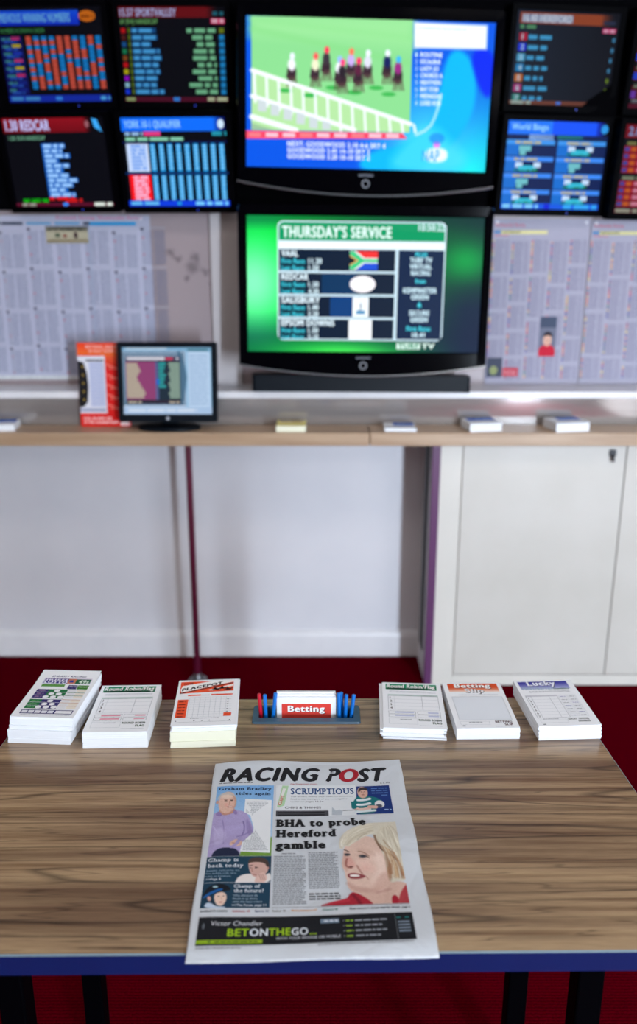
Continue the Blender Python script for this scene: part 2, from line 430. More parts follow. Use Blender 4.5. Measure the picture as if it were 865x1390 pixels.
# wall behind the photographer with the tall shop window in it
WX0, WX1, WZ0, WZ1 = 1.98, 2.42, 0.06, 2.25
wf = MB().box(-3.0, WX0, -3.3, -3.2, 0, 2.75).box(WX1, 3.0, -3.3, -3.2, 0, 2.75).box(WX0, WX1, -3.3, -3.2, 0, WZ0).box(WX0, WX1, -3.3, -3.2, WZ1, 2.75)
struct('wall_front', wf, M['room_wall'])
w1 = empty('window_1', (0, -3.2, 0)); tag(w1, kind='structure')
MB().box(WX0, WX0 + .03, -.05, .02, WZ0, WZ1).box(WX1 - .03, WX1, -.05, .02, WZ0, WZ1).box(WX0, WX1, -.05, .02, WZ0, WZ0 + .03).box(WX0, WX1, -.05, .02, WZ1 - .03, WZ1).build('window_frame', M['white_gloss'], w1)
# skirting: moulded profile
prof = [(2.93, 0), (2.912, 0), (2.912, 0.085), (2.917, 0.098), (2.925, 0.104), (2.93, 0.106)]
struct('baseboard_back', MB().prism(prof, -3.0, 0.395, 'x'), M['white_gloss'])
# boxed-in ledge behind the counter
struct('trim_1', MB().box(-3.0, 3.0, 2.772, 2.93, 0.93, 1.052), M['alu'])
struct('trim_2', MB().box(-3.0, 3.0, 2.765, 2.93, 1.052, 1.076, 0.003), M['white_gloss'])
struct('trim_3', MB().box(-0.375, -0.275, 2.912, 2.93, 1.076, 1.674, .004), M['conduit'])

# ------------------------------------------------------------------ counter and cabinet
def counter(x0, x1, label, legs):
    t = empty('counter', ((x0 + x1) / 2, 2.70, 0), label=label, cat='counter')
    c = (x0 + x1) / 2
    MB().box(x0 - c, x1 - c, -.07, .068, .915, .960, .003).build('worktop', M['beech'], t)
    for lx in legs:
        lg = MB().tube([(lx - c, 0.02, 0.012), (lx - c, 0.02, 0.915)], 0.0115, 20).build('leg', M['red_pole'], t, smooth=True)
        MB().tube([(lx - c, 0.02, 0.0), (lx - c, 0.02, 0.006), (lx - c, 0.02, 0.014), (lx - c, .02, .03)], [0.034, 0.034, 0.020, 0.0135], 24).build('foot', M['steel'], lg, smooth=True)
        MB().tube([(lx - c, 0.02, 0.905), (lx - c, 0.02, 0.9145)], 0.026, 24).build('mounting_plate', M['red_pole'], lg, smooth=True)
    return t
counter(-2.6, 0.1685, 'long beech topped counter shelf on a burgundy tube leg, left of the seam', (-0.4485, -1.75))
counter(0.1705, 2.6, 'beech topped counter section above the cream cupboard, right of the seam', ())

cab = empty('cabinet', (0.39, 2.69, 0), label='cream laminate cupboard with purple edging under the counter', cat='cabinet')
cw = 2.1
cb = MB().box(0.018, cw, 0.004, .238, 0.0, .912)
cb.build('carcass', M['cabinet'], cab)
side = MB().prism([(0.02, 0), (.235, 0), (.235, .912), (0.02, .912)], 0.0, 0.018, 'x').build('side_panel', M['white_gloss'], cab)
MB().box(-.005, .0, .070, .160, .10, .885, .0015).build('cable_slot', M['dark_slot'], cab)
MB().box(-.002, .026, -.006, .020, 0.0, .912, .002).build('edging_strip', M['purple'], cab)['label'] = 'purple edging strip'
MB().box(.026, .100, -.004, .004, 0.0, .912, .0015).build('stile', M['cabinet'], cab)
MB().box(.100, cw, -.004, .004, 0.0, .040, .0015).build('plinth', M['cabinet'], cab)
MB().box(.104, cw, .0005, .0045, 0.040, .912).build('reveal', M['gap'], cab)
x = .1035
for i in range(3):
    w = .5535
    d = MB().box(x, x + w, -.0035, .0035, .0435, .908, .0015).build('door', M['door'], cab)
    lt = MB().prism(rrect(x + w - .058, x + w - .036, .868, .892, .004), -.0035, -.010, 'y')
    lt.tube([(x + w - .047, -.009, .872), (x + w - .047, -.018, .866), (x + w - .047, -.019, .850)], [.006, .005, .004], 12)
    lt.build('latch', M['dark_slot'], d, smooth=True)
    x += w + .0035

# ------------------------------------------------------------------ table
TZ = 0.75
BL, BR, FR, FL = (-.512, 1.307), (.459, 1.318), (.492, .760), (-.543, .751)
hx0, hx1, hy0, hy1 = -.105, .062, 1.243, 1.279          # pocket cut through the top for the pen tray
tb = empty('table', (-.02, 1.03, 0), label='low table with streaky zebrano laminate top and navy edge band', cat='table')
bm = bmesh.new()
def v(p, z): return bm.verts.new((p[0] + .02, p[1] - 1.03, z))
hole = [(hx0, hy1), (hx1, hy1), (hx1, hy0), (hx0, hy0)]
def inset(P, d):
    c = (sum(p[0] for p in P) / 4, sum(p[1] for p in P) / 4)
    return [(p[0] - math.copysign(d, p[0] - c[0]), p[1] - math.copysign(d, p[1] - c[1])) for p in P]
OT = inset([BL, BR, FR, FL], .0014)
ot = [v(p, TZ) for p in OT]; ht = [v(p, TZ) for p in hole]
ob_ = [v(p, TZ - .028) for p in OT]; hb = [v(p, TZ - .028) for p in hole]
for i in range(4):
    j = (i + 1) % 4
    bm.faces.new((ot[j], ot[i], ht[i], ht[j])); bm.faces.new((ob_[i], ob_[j], hb[j], hb[i]))
    bm.faces.new((ot[i], ot[j], ob_[j], ob_[i])); bm.faces.new((ht[j], ht[i], hb[i], hb[j]))
mbx = MB(); mbx.bm.free(); mbx.bm = bm
mbx.build('tabletop', M['zebrano'], tb)
O2 = [BL, BR, FR, FL]; I2 = OT
mb = MB()
def T(p, z): return (p[0] + .02, p[1] - 1.03, z)
for i in range(4):
    j = (i + 1) % 4
    mb.rings([[T(I2[i], TZ - .0285), T(O2[i], TZ - .0285), T(O2[i], TZ - .0022), T(I2[i], TZ - .0022)], [T(I2[j], TZ - .0285), T(O2[j], TZ - .0285), T(O2[j], TZ - .0022), T(I2[j], TZ - .0022)]])
bmesh.ops.remove_doubles(mb.bm, verts=mb.bm.verts, dist=1e-5)
mb.build('edge_band', M['blue_lip'], tb)['label'] = 'navy edge band'
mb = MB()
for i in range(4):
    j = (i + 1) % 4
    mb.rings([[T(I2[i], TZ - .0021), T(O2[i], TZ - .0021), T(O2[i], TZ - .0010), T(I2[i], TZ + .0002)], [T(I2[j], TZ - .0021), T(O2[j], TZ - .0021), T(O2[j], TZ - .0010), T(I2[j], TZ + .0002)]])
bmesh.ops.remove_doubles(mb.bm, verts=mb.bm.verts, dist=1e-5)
mb.build('edge_highlight', mat('painted_highlight', (110, 128, 136), .3), tb)['label'] = 'pale painted highlight line along the top of the edge'  # glint on the table edge, put into colour as a thin pale strip
for lx, ly in ((-.40, -.13), (.39, -.13), (-.40, .19), (.39, .19)):
    lg = MB().box(lx - .018, lx + .018, ly - .018, ly + .018, .006, TZ - .0285, .003).build('leg', M['black_plastic'], tb)
    MB().tube([(lx, ly, 0), (lx, ly, .006)], .020, 20).build('foot', M['black_plastic'], lg, smooth=True)
MB().box(-.40, .39, -.15, -.13, TZ - .070, TZ - .0285, .002).box(-.40, .39, .19, .21, TZ - .070, TZ - .0285, .002).box(-.42, -.40, -.13, .19, TZ - .070, TZ - .0285, .002).box(.39, .41, -.13, .19, TZ - .070, TZ - .0285, .002).build('underframe', M['black_plastic'], tb)

# ------------------------------------------------------------------ pen and slip tray let into the table
tr = empty('slip_tray', (-.021, 1.256, TZ), label='slate blue plastic tray let into the table back, holding slips and pens', cat='tray')
def L2(x, y): return (x + .021, y - 1.256)
outer = rrect(-.1145 + .021, .0725 + .021, 1.229 - 1.256, 1.284 - 1.256, .005, 6)
n = len(outer)
inn = []
hc = rrect(hx0 + .001 + .021, hx1 - .001 + .021, hy0 + .001 - 1.256, hy1 - .001 - 1.256, .002, 6)
mb = MB()
up = [(p[0], p[1], .0002) for p in outer]; up2 = [(p[0] * .99, p[1] * .96, .0040) for p in outer]
mb.rings([up, up2, [(p[0], p[1], .0030) for p in hc], [(p[0], p[1], -.036) for p in hc], [(p[0] * 1.004, p[1] , -.0375) for p in hc]], cap=False)
mb.bm.verts.ensure_lookup_table()
mb.build('rim', M['tray'], tr, smooth=True)
MB().prism(rrect(hx0 + .0015 + .021, hx1 - .0015 + .021, hy0 + .0015 - 1.256, hy1 - .0015 - 1.256, .002, 4), -.0375, -.0350).build('pocket_floor', M['tray_dark'], tr)
for dx in (-.0745, .0320):
    MB().box(dx + .021 - .001, dx + .021 + .001, hy0 + .002 - 1.256, hy1 - .002 - 1.256, -.035, .001).build('divider', M['tray'], tr)

def pen(bx, by, tx, ty, tz, m, label, r=.0033):
    zb = TZ - .0335; o = Vector((bx, by, zb)); d = (Vector((tx, ty, tz)) - o); Lh = d.length
    q = d.to_track_quat('Z', 'Y')
    e = empty('pen', o, label=label, cat='pen', group='short pens in the tray', rot=q.to_euler())
    MB().tube([(0, 0, .008), (0, 0, .011), (0, 0, Lh - .001), (0, 0, Lh)], [r * .75, r, r, r * .75], 14).build('barrel', m, e, smooth=True)
    MB().tube([(0, 0, 0), (0, 0, .002), (0, 0, .008)], [.0004, .0011, r * .72], 10).build('tip', M['pen_tip'], e, smooth=True)
    return e
PENS = [(-.0985, 1.260, -.1035, 1.266, .787, 'pen_red', 'red plastic pen standing at the far left of the slate tray'),
        (-.0905, 1.255, -.0935, 1.263, .787, 'pen_blue', 'blue pen standing right beside the red pen'),
        (-.0820, 1.252, -.0745, 1.264, .790, 'pen_blue', 'blue pen leaning right against the left side of the upright slips'),
        (.0370 , 1.252, .0350, 1.263, .790, 'pen_blue', 'blue pen touching the right side of the upright slips'),
        (.0410, 1.270, .0400, 1.272, .786, 'pen_blue', 'blue pen standing at the back, second right of the upright slips'),
        (.0455, 1.254, .0485, 1.263, .787, 'pen_blue', 'blue pen leaning slightly right, third right of the upright slips'),
        (.0535, 1.252, .0615, 1.263, .787, 'pen_blue', 'blue pen leaning furthest right at the right end of the tray')]
DIVFIX = .0
for a in PENS: pen(a[0] + (0.0 if a[0] < 0 else .0135 * 0 + .0), a[1], a[2], a[3], a[4], M[a[5]], a[6])

# ------------------------------------------------------------------ slip stacks
RED, ORG, GRN, NAV, BLK, GRY, LGR = (226, 62, 38), (222, 92, 48), (18, 128, 84), (46, 40, 110), (24, 22, 30), (120, 128, 140), (176, 186, 196)
def block(W, Lh, h, n, jit, lean=(0, 0), steps=()):
    """a pile of sheets as one closed body whose sides step in and out a little"""
    rings = []; z = 0.0; ox = oy = 0
    for k in range(n):
        dzk = h / n
        ox = (random.random() - .5) * jit + lean[0] * k / n; oy = (random.random() - .5) * jit + lean[1] * k / n
        for s_ in steps:
            if k >= s_[0]: ox += s_[1]; oy += s_[2]
        P = [(-W / 2 + ox, -Lh / 2 + oy), (W / 2 + ox, -Lh / 2 + oy), (W / 2 + ox, Lh / 2 + oy), (-W / 2 + ox, Lh / 2 + oy)]
        rings.append([(p[0], p[1], z) for p in P]); z += dzk; rings.append([(p[0], p[1], z) for p in P])
    return MB().rings(rings), (ox, oy)

def design_roundrobin(s):
    s.rect(5.5, 5, 97, 24, (20, 140, 98)); s.rect(8, 20, 97, 25, (120, 190, 160)); s.layer()
    s.text('Round Robin/Flag', 8.2, 19.8, 12, (30, 60, 50), x1=96.2, bold=.035, shear=.12)
    s.text('Round Robin/Flag', 7.2, 18.6, 12, (250, 252, 250), x1=95, bold=.03, shear=.12, extra=2)
    for i in range(2): s.words(12, 94, 31 + 3.6 * i, 1.3, LGR)
    s.rect(9, 41, 97, 46, (196, 214, 212)); s.frame(9, 46, 97, 92, .5, GRY); s.rect(20, 46, 20.4, 92, LGR); s.rect(68, 41, 68.5, 92, GRY)
    for i in range(4):
        s.rect(9, 57 + 11.5 * i, 97, 57.5 + 11.5 * i, LGR); s.text(str(i + 1), 12, 55 + 11.5 * i, 6, BLK, bold=.02)
    s.words(38, 52, 45, 1.6, GRY); s.words(70, 94, 45, 1.6, GRY)
    for i in range(2):
        y = 96 + i * 10.5
        s.frame(9, y, 55, y + 9, .5, GRY); s.frame(58, y, 97, y + 9, .5, GRY)
    s.rect(20, 98, 52, 102, (226, 150, 170) if s.tint else (190, 198, 226)); s.rect(20, 108, 52, 112, (226, 150, 170) if s.tint else (190, 198, 226))
    s.rect(76, 98, 94, 102, (232, 170, 186) if s.tint else (190, 198, 226)); s.rect(76, 108, 94, 112, (232, 170, 186) if s.tint else (190, 198, 226))
    s.frame(9, 119, 57, 136, .4, LGR); s.words(28, 48, 123, 1.6, GRY)
    s.text('ROUND ROBIN', 59, 125.5, 5.6, (6, 58, 42), x1=97, bold=.05); s.text('FLAG', 82, 134, 5.6, (6, 58, 42), x1=97, bold=.05)
    s.words(60, 97, 140, 1.0, LGR)

def design_lotto(s):
    f = s.f
    s.text('EMBASSY RACING', 23, 22, 5, NAV, x1=84, bold=.02, shear=.1)
    s.rect(12, 25, 97, 43, (214, 206, 226), col2=(190, 200, 226)); s.layer()
    s.rect(14, 27, 56, 42, (48, 42, 130)); s.rect(56, 27, 70, 42, (196, 120, 90)); s.rect(70, 28, 96, 42, (20, 96, 62)); s.rect(59, 30, 66, 40, (40, 60, 150)); s.layer()
    s.text('IRISH', 16, 33.6, 5.2, (235, 235, 250), x1=54, bold=.04)
    s.text('LOTTO', 15, 41.5, 7, (235, 235, 250), x1=56, bold=.06)
    s.text('49s', 76, 40.5, 10, (220, 240, 225), x1=94, bold=.05)
    s.rect(14, 45, 55, 53, (90, 150, 70)); s.words(16, 53, 51, 3.5, (225, 240, 215))
    s.rect(62, 47, 78, 60, NAV); s.rect(79, 47, 98, 60, (60, 130, 40)); s.layer(); s.words(64, 77, 53, 2, (230, 230, 240)); s.words(81, 96, 53, 2, (230, 240, 230))
    for r_, (ca, cb_) in enumerate(((NAV, (18, 112, 62)), ((18, 112, 62), NAV))):
        y0 = 62 + r_ * 33
        s.rect(12, y0, 33, y0 + 30, ca); s.rect(33, y0, 66, y0 + 30, cb_)
        for k in range(3):
            yy = y0 + 10 * k
            s.rect(67, yy + 1, 81, yy + 8, (232, 234, 240)); s.rect(82.5, yy + 1, 98, yy + 8, (238, 232, 222))
            s.rect(66.5, yy - .6, 98, yy + .6, cb_ if not r_ else (200, 150, 110))
        s.layer()
        for k in range(3):
            yy = y0 + 10 * k
            s.rect(12, yy + 9.2, 66, yy + 10, (232, 234, 240)); s.words(16, 28, yy + 6, 3, (150, 120, 160) if not r_ else (90, 150, 90))
            for q in range(k + 1): s.ell(48 + (q - k / 2) * 13, yy + 4.8, 5.2, 4.0, (240, 242, 248))
    s.rect(11, 128, 98, 140, NAV); s.layer()
    for k in range(5): s.rect(12.5 + k * 11, 130, 22 + k * 11, 138, (228, 230, 240))
    s.rect(69, 130, 96.5, 138.4, (236, 238, 244))
    s.words(14, 96, 144, 1.2, LGR)

def design_placepot(s):
    O = (238, 84, 44)
    s.poly([(4, 6), (97, 4), (98, 40), (5, 46)], O); s.layer()
    s.poly([(5.5, 34), (8, 20), (60, 4.6), (97, 4.4), (97, 9), (8, 42)], (246, 246, 246)); s.layer()
    s.poly([(6, 43.6), (97, 11), (97, 14), (6, 46.8)], (70, 24, 26))
    s.poly([(52, 36), (97, 17), (97, 24), (60, 38)], (246, 240, 236))
    s.text('TOTE', 9, 17.5, 6.2, (110, 20, 20), x1=26, bold=.05, slope=.14)
    s.text('PLACEPOT', 8, 37.5, 8.6, (20, 18, 20), x1=78, bold=.05, slope=.30)
    for (hx, hy, k) in ((66, 33, 1.0), (78, 30, 1.05), (88, 34, .9)):   # running horses
        s.ell(hx, hy, 5.5 * k, 2.4 * k, BLK); s.poly([(hx + 3 * k, hy - 1), (hx + 8 * k, hy - 5), (hx + 10 * k, hy - 3.6), (hx + 6 * k, hy + .5)], BLK)
        s.ell(hx - .5, hy - 3.5 * k, 2.0 * k, 2.6 * k, (80, 30, 30))
        for q in (-5, -2.5, 2.5, 5): s.poly([(hx + q * k - .5, hy), (hx + q * k + .6, hy), (hx + q * k * 1.5 + .4, hy + 6 * k), (hx + q * k * 1.5 - .4, hy + 6 * k)], BLK)
    s.rect(20, 50.5, 42, 54.5, O); s.rect(60, 50, 97, 54, O); s.words(43, 58, 53.5, 1.4, GRY)
    s.rect(4.5, 66, 22, 123, O); s.layer()
    for k in range(6): s.words(7, 18, 74 + k * 9.4, 2.6, (120, 30, 20))
    for k in range(8): s.rect(24 + k * 8.9, 60, 24.4 + k * 8.9, 122, LGR)
    for k in range(9): s.rect(24, 60 + k * 7.7, 96, 60.4 + k * 7.7, LGR)
    for k in range(6): s.rect(88.5, 66 + k * 8, 90.8, 69 + k * 8, GRY)
    s.rect(84, 111, 97, 121, O)
    s.words(30, 78, 126.5, 1.3, GRY)
    s.rect(6, 136.6, 98, 137, GRY)
    for xx in (7, 37, 50, 62, 95): s.ell(xx, 133, 1.2, 1.2, (70, 76, 90))

def design_betting(s):
    s.rect(8, 4, 98, 17, (214, 78, 34)); s.rect(8, 17, 98, 33, (214, 78, 34), col2=(244, 226, 216)); s.layer()
    s.text('Betting', 21, 19, 12.5, (40, 30, 34), x1=86, bold=.05)
    s.text('Betting', 19.8, 17.8, 12.5, (252, 252, 252), x1=84.8, bold=.045, extra=2)
    s.text('Slip', 36.8, 36, 12.5, (50, 44, 52), x1=70.8, bold=.06)
    s.text('Slip', 35.6, 34.8, 12.5, (236, 236, 240), x1=69.6, bold=.035, extra=2)
    s.words(22, 92, 43, 1.1, LGR)
    s.rect(9, 49, 98, 124, (226, 232, 240)); s.frame(9, 49, 98, 124, .5, LGR)
    s.frame(9, 128, 58, 138, .4, LGR); s.words(24, 46, 131.5, 1.8, GRY); s.rect(11, 140, 16, 142.5, (60, 90, 110))
    s.text('BETTING', 68, 132.5, 5.4, (62, 6, 18), x1=96, bold=.055); s.text('SLIP', 82, 140.5, 5.4, (62, 6, 18), x1=96, bold=.055)
    s.words(66, 96, 144, .9, LGR)

def design_lucky(s):
    s.rect(6, 4, 95, 30, (36, 34, 140), col2=(190, 196, 232)); s.layer()
    s.text('Lucky', 22, 19, 15, (20, 24, 70), x1=74, bold=.055); s.text('Lucky', 21, 18, 15, (236, 240, 252), x1=73, bold=.05, extra=2)
    s.text('15/31/63/127', 8, 32, 8.5, (150, 176, 190), x1=64, bold=.04)
    s.text('Doubles', 64, 32, 5, (14, 84, 54), x1=92, bold=.05)
    for i in range(2): s.words(18, 90, 38 + i * 3.2, 1.1, GRY)
    s.frame(6, 51, 62, 123, .5, GRY); s.rect(6, 51, 62, 55, (206, 208, 218)); s.rect(15, 51, 15.4, 123, GRY); s.rect(47, 51, 47.4, 123, GRY)
    for i in range(7):
        s.rect(6, 55 + i * 9.7, 62, 55.4 + i * 9.7, LGR); s.text(str(i + 1), 9, 62.6 + i * 9.7, 4.6, BLK, bold=.02)
    for i in range(7):
        for j in range(2):
            s.frame(64 + j * 16, 52 + i * 10, 78.5 + j * 16, 59.8 + i * 10, .4, LGR); s.words(66 + j * 16, 76 + j * 16, 57.5 + i * 10, 1.5, GRY if (i + j) % 3 else (90, 96, 170))
    s.text('LUCKY 15/31/63', 56, 130, 4.8, (6, 44, 34), x1=91, bold=.055); s.text('DOUBLES', 71, 137, 4.8, (6, 44, 34), x1=91, bold=.055)
    s.frame(8, 128, 54, 138, .4, LGR); s.words(14, 40, 127, 1.4, GRY); s.rect(9, 141, 14, 143, (40, 60, 80))

def stack(x, y, rot, h, design, label, n=10, jit=.0022, W=.105, Lh=.1475, lower=None, steps=(), top=(0, 0, 0), curl=0.0, tint=True, lean=(0, 0), bottom_mat='paper'):
    t = empty('betting_slip_stack', (x, y, TZ), math.radians(rot), label, 'stack of slips', 'slip stacks on the table')
    z = 0
    if lower:
        mb, _ = block(W, Lh, lower, max(3, n // 2), jit); mb.build('lower_sheets', M[bottom_mat], t); z = lower
        if bottom_mat != 'paper': t.children[-1]['label'] = 'pale yellow slips' if True else ''
    mb, (ox, oy) = block(W, Lh, h - z - .0006, n, jit, lean, steps); mb.build('sheets', M['paper'], t, loc=(0, 0, z))
    bend = None
    if curl: bend = lambda X, Y: curl * np.clip(1 - Y / 60, 0, 1) ** 2
    s = Sheet(W * 1000, 148, bend=bend, dz=.00004); s.tint = tint; s.f = None
    s.rect(0, 0, W * 1000, 148, (240, 243, 248)); s.layer(); design(s)
    o = s.build('top_slip', M['print'], t, loc=(ox + top[0], oy + top[1], h - .0003), rot=(0, 0, math.radians(top[2])))
    return t
stack(-.454, 1.2458, -3.3, .048, design_lotto, 'tall stack of lotto slips with purple and green triangle grids, leftmost on the table', n=12, jit=.002, lean=(.004, .001), steps=((6, .002, .0015),), top=(.000, .002, .6), curl=.003)
stack(-.333, 1.2332, 1.8, .0285, design_roundrobin, 'stack of green headed Round Robin slips beside the lotto stack', n=8, jit=.0008, lean=(0, .004), tint=True)
stack(-.1925, 1.2356, 3.6, .0388, design_placepot, 'stack of orange Placepot slips with pale yellow slips below', n=10, lower=.029, jit=.002, steps=((2, .003, .002),), bottom_mat='yellow_paper', top=(-.002, 0, 0))
stack(.161, 1.2577, -3.4, .0205, design_roundrobin, 'untidy stack of green headed Round Robin slips right of the pen tray', n=7, jit=.006, tint=False, top=(.001, 0, 0))
stack(.2795, 1.2581, 1.0, .0216, design_betting, 'neat stack of orange headed Betting Slip forms between two other stacks', n=5, jit=.0009, tint=False)
stack(.4115, 1.2569, 3.2, .0272, design_lucky, 'stack of blue headed Lucky slips at the far right of the table', n=8, jit=.0015, steps=((6, -.0015, 0),), tint=False, top=(0, -.001, 0))

# upright slips in the tray
us = empty('slip_bundle', (-.0212, 1.262, TZ - .0345), label='bundle of red headed Betting slips standing upright in the slate tray', cat='slips')
us.rotation_euler = (math.radians(-6), 0, 0)
MB().rings([[(-.0515 + d, y0, 0), (.0515 + d, y0, 0), (.0515 + d, y0, zt), (-.0515 + d, y0, zt)] for (y0, zt, d) in ((-.004, .0655, 0), (-.0005, .0655, 0), (-.0005, .0690, .0005), (.003, .0690, .0005), (.003, .0715, -.0005), (.009, .0715, -.0005))]).build('sheets', M['paper'], us)
s = Sheet(103, 62, dz=.00005); s.rect(0, 0, 103, 62, (242, 244, 248)); s.layer()
s.rect(8.5, 12, 94.5, 62, (222, 66, 56)); s.layer(); s.text('Betting', 20.2, 27.6, 10.5, (60, 20, 30), x1=85, bold=.05); s.text('Betting', 19, 26.6, 10.5, (252, 252, 252), x1=83.8, bold=.045, extra=2)
s.build('front_slip', M['print'], us, loc=(0, -.0045, .0345), rot=FRONT)

# ------------------------------------------------------------------ newspaper
NW, NL = 287.0, 368.0
def nbend(X, Y):
    X = np.asarray(X, float); Y = np.asarray(Y, float)
    b_ = .0010 * np.sin(X / 46.0 + Y / 130.0) + .0007 * np.sin(Y / 33.0 + X / 90) + .0012 * np.exp(-((X - 285) / 30) ** 2) * np.sin(Y / 24)
    b_ = b_ + .0018 * np.exp(-((Y - 0) / 22) ** 2) * np.sin(X / 40) - .0025 * np.clip((Y - 345) / 23, 0, 1) ** 2
    b_ = b_ + .0010 * np.exp(-((X - 0) / 16) ** 2) * -1
    return b_
page = homog([(293, 1036), (541, 1031), (598, 1298), (254, 1298)], NW, NL)
def crop(ox, oy, k): return lambda p: page((ox + p[0] / k, oy + p[1] / k))
news = empty('newspaper', (-.0118, .9302, TZ), math.radians(1.6), 'folded newspaper with RACING POST masthead and portrait of a blond woman', 'newspaper')
# folded pages: body with a rippled top and slightly uneven leaves
def pages(off, t0, t1, nx=30, ny=38, grow=0.0):
    bm = bmesh.new(); top = []; bot = []
    for j in range(ny + 1):
        for i in range(nx + 1):
            X = NW * i / nx; Y = NL * j / ny
            gx = (grow * (1 if i == nx else -1 if i == 0 else 0)) * (1 + .5 * math.sin(Y / 21)); gy = grow * (1 if j == 0 else -1 if j == ny else 0) * (1 + .6 * math.sin(X / 33 + off))
            px = (X - NW / 2) * .001 + gx; py = (NL / 2 - Y) * .001 + gy
            z = float(nbend(X, Y))
            top.append(bm.verts.new((px, py, t1 + z))); bot.append(bm.verts.new((px, py, max(t0 + (z if t0 > .001 else 0), .0002))))
    W_ = nx + 1
    for j in range(ny):
        for i in range(nx):
            a = j * W_ + i
            bm.faces.new((top[a], top[a + W_], top[a + W_ + 1], top[a + 1])); bm.faces.new((bot[a], bot[a + 1], bot[a + W_ + 1], bot[a + W_]))
    loop = [i for i in range(nx)] + [j * W_ + nx for j in range(ny)] + [ny * W_ + i for i in range(nx, 0, -1)] + [j * W_ for j in range(ny, 0, -1)]
    for k in range(len(loop)):
        a, c = loop[k], loop[(k + 1) % len(loop)]
        bm.faces.new((top[a], top[c], bot[c], bot[a]))
    mb = MB(); mb.bm.free(); mb.bm = bm; return mb
pages(0, 0.0, .0045, grow=.0012).build('inner_pages', M['newsprint'], news, smooth=True)
pages(2, .0047, .0053, grow=.0).build('cover_sheet', M['newsprint'], news, smooth=True)
s = Sheet(NW, NL, bend=nbend, dz=.00004)
PB = (200, 206, 213); INK = (28, 28, 32)
s.rect(0.5, 0.5, NW - .5, NL - .5, PB); s.layer()
s.text('RACING', 9.5, 48.0, 30, INK, x1=163, bold=.065, shear=.27); s.text('P', 170, 48.3, 30, INK, x1=196, bold=.065, shear=.27)
s.text('O', 188, 49.5, 30, (160, 30, 44), x1=224, bold=.065, shear=.22); s.text('ST', 217, 49.8, 30, INK, x1=265, bold=.065, shear=.27)
s.words(9, 60, 53, 1.6, (90, 90, 95)); s.text('racingpost.com', 117, 57, 3.6, (170, 50, 60), x1=157, bold=.01); s.text('£1.70', 252, 57, 3.4, INK, x1=266)
# left column, blue box with the man in the lilac shirt
P1 = crop(280, 1030, 865 / 140)
SK = (214, 176, 160)
im = Img(7.5, 59, 92, 206.5, 120, 200, (150, 190, 226), P1)
im.grad(lambda X, Y: np.stack([118 + (Y - 59) * .45, 168 + (Y - 59) * .28, 218 + (Y - 59) * .1], -1))
im.poly([(-60, 700), (300, 700), (600, 640), (600, 900), (-60, 900)], (110, 150, 60), soft=3, smooth=0)
im.poly([(10, 760), (20, 560), (50, 470), (90, 435), (230, 425), (330, 440), (365, 510), (395, 600), (370, 650), (310, 700), (290, 760), (250, 900), (0, 900)], (168, 156, 200), soft=1.5)
im.poly([(60, 740), (280, 740), (270, 900), (30, 900)], (30, 36, 64), soft=1)
im.line([(130, 480), (150, 600), (140, 740)], 1.2, (120, 104, 160), alpha=.6); im.line([(300, 500), (320, 580), (290, 650)], 2.0, (110, 96, 150), alpha=.7)
im.line([(370, 600), (300, 640), (240, 650)], 2.2, (128, 112, 168), alpha=.7); im.line([(60, 560), (110, 640)], 2, (190, 180, 220), alpha=.7)
im.poly([(200, 690), (250, 665), (295, 680), (300, 720), (230, 735), (190, 720)], SK, soft=1); im.line([(215, 700), (270, 705)], .8, (150, 100, 90))
im.line([(300, 640), (240, 720), (200, 740)], 5, (160, 148, 194))
im.poly([(110, 410), (180, 450), (240, 410), (235, 450), (150, 475), (105, 450)], (190, 140, 124), soft=1)
im.ell(P1 and (173, 365), 13.5, 25, SK, soft=.12); im.ell((92, 362), 2.5, 4.5, (196, 150, 134)); im.ell((170, 312), 12.5, 9, (222, 200, 186), soft=.5)
im.poly([(90, 350), (98, 320), (120, 300), (150, 288), (200, 288), (235, 310), (250, 340), (245, 350), (225, 315), (180, 300), (130, 306), (105, 335)], (190, 184, 180), soft=1.5, alpha=.8)
im.ell((162, 352), 2.6, 1.2, (70, 50, 50)); im.ell((210, 350), 2.6, 1.2, (70, 50, 50)); im.line([(150, 343), (175, 342)], .9, (130, 100, 90)); im.line([(198, 340), (222, 342)], .9, (130, 100, 90))
im.line([(190, 350), (196, 380), (184, 384)], .9, (160, 110, 96)); im.ell((198, 402), 5.5, 1.6, (150, 70, 70)); im.ell((200, 401), 3.6, .8, (236, 226, 220)); im.ell((165, 385), 3.5, 4, (222, 150, 140), alpha=.4)
im.poly([(105, 430), (135, 470), (110, 480), (70, 465)], (140, 120, 172), soft=1); im.poly([(215, 440), (245, 425), (262, 455), (240, 470)], (140, 120, 172), soft=1)
im.poly([(215, 300), (255, 340), (240, 410), (215, 430), (235, 380), (228, 340)], (184, 138, 122), soft=1.5, alpha=.6); im.poly([(330, 470), (392, 600), (360, 650), (330, 600)], (134, 120, 170), soft=2.5, alpha=.7); im.poly([(60, 600), (120, 560), (180, 640), (120, 720), (60, 720)], (188, 178, 216), soft=4, alpha=.6); im.grain(3.5)
s.pic(im); s.layer(); s.layer()
s.text('Graham Bradley', 10.5, 68.5, 6.2, (22, 34, 66), x1=88.5, bold=.03, serif=True, slope=-.02); s.text('rides again', 36, 80, 6.2, (22, 34, 66), x1=88, bold=.03, serif=True, slope=-.02)
s.poly([(51, 89), (89.5, 92), (90, 201), (50, 198), (52, 180), (66, 160), (66, 150), (60, 125), (51, 118)], (226, 230, 234)); s.layer()
for (ya, yb, xa) in ((96, 121, 53.5), (122, 135, 62), (136, 160, 68), (160, 176, 63), (176, 197, 53.5)): s.para(xa, 87.5, ya - 2, yb, 2.7, 1.15, (150, 158, 166))
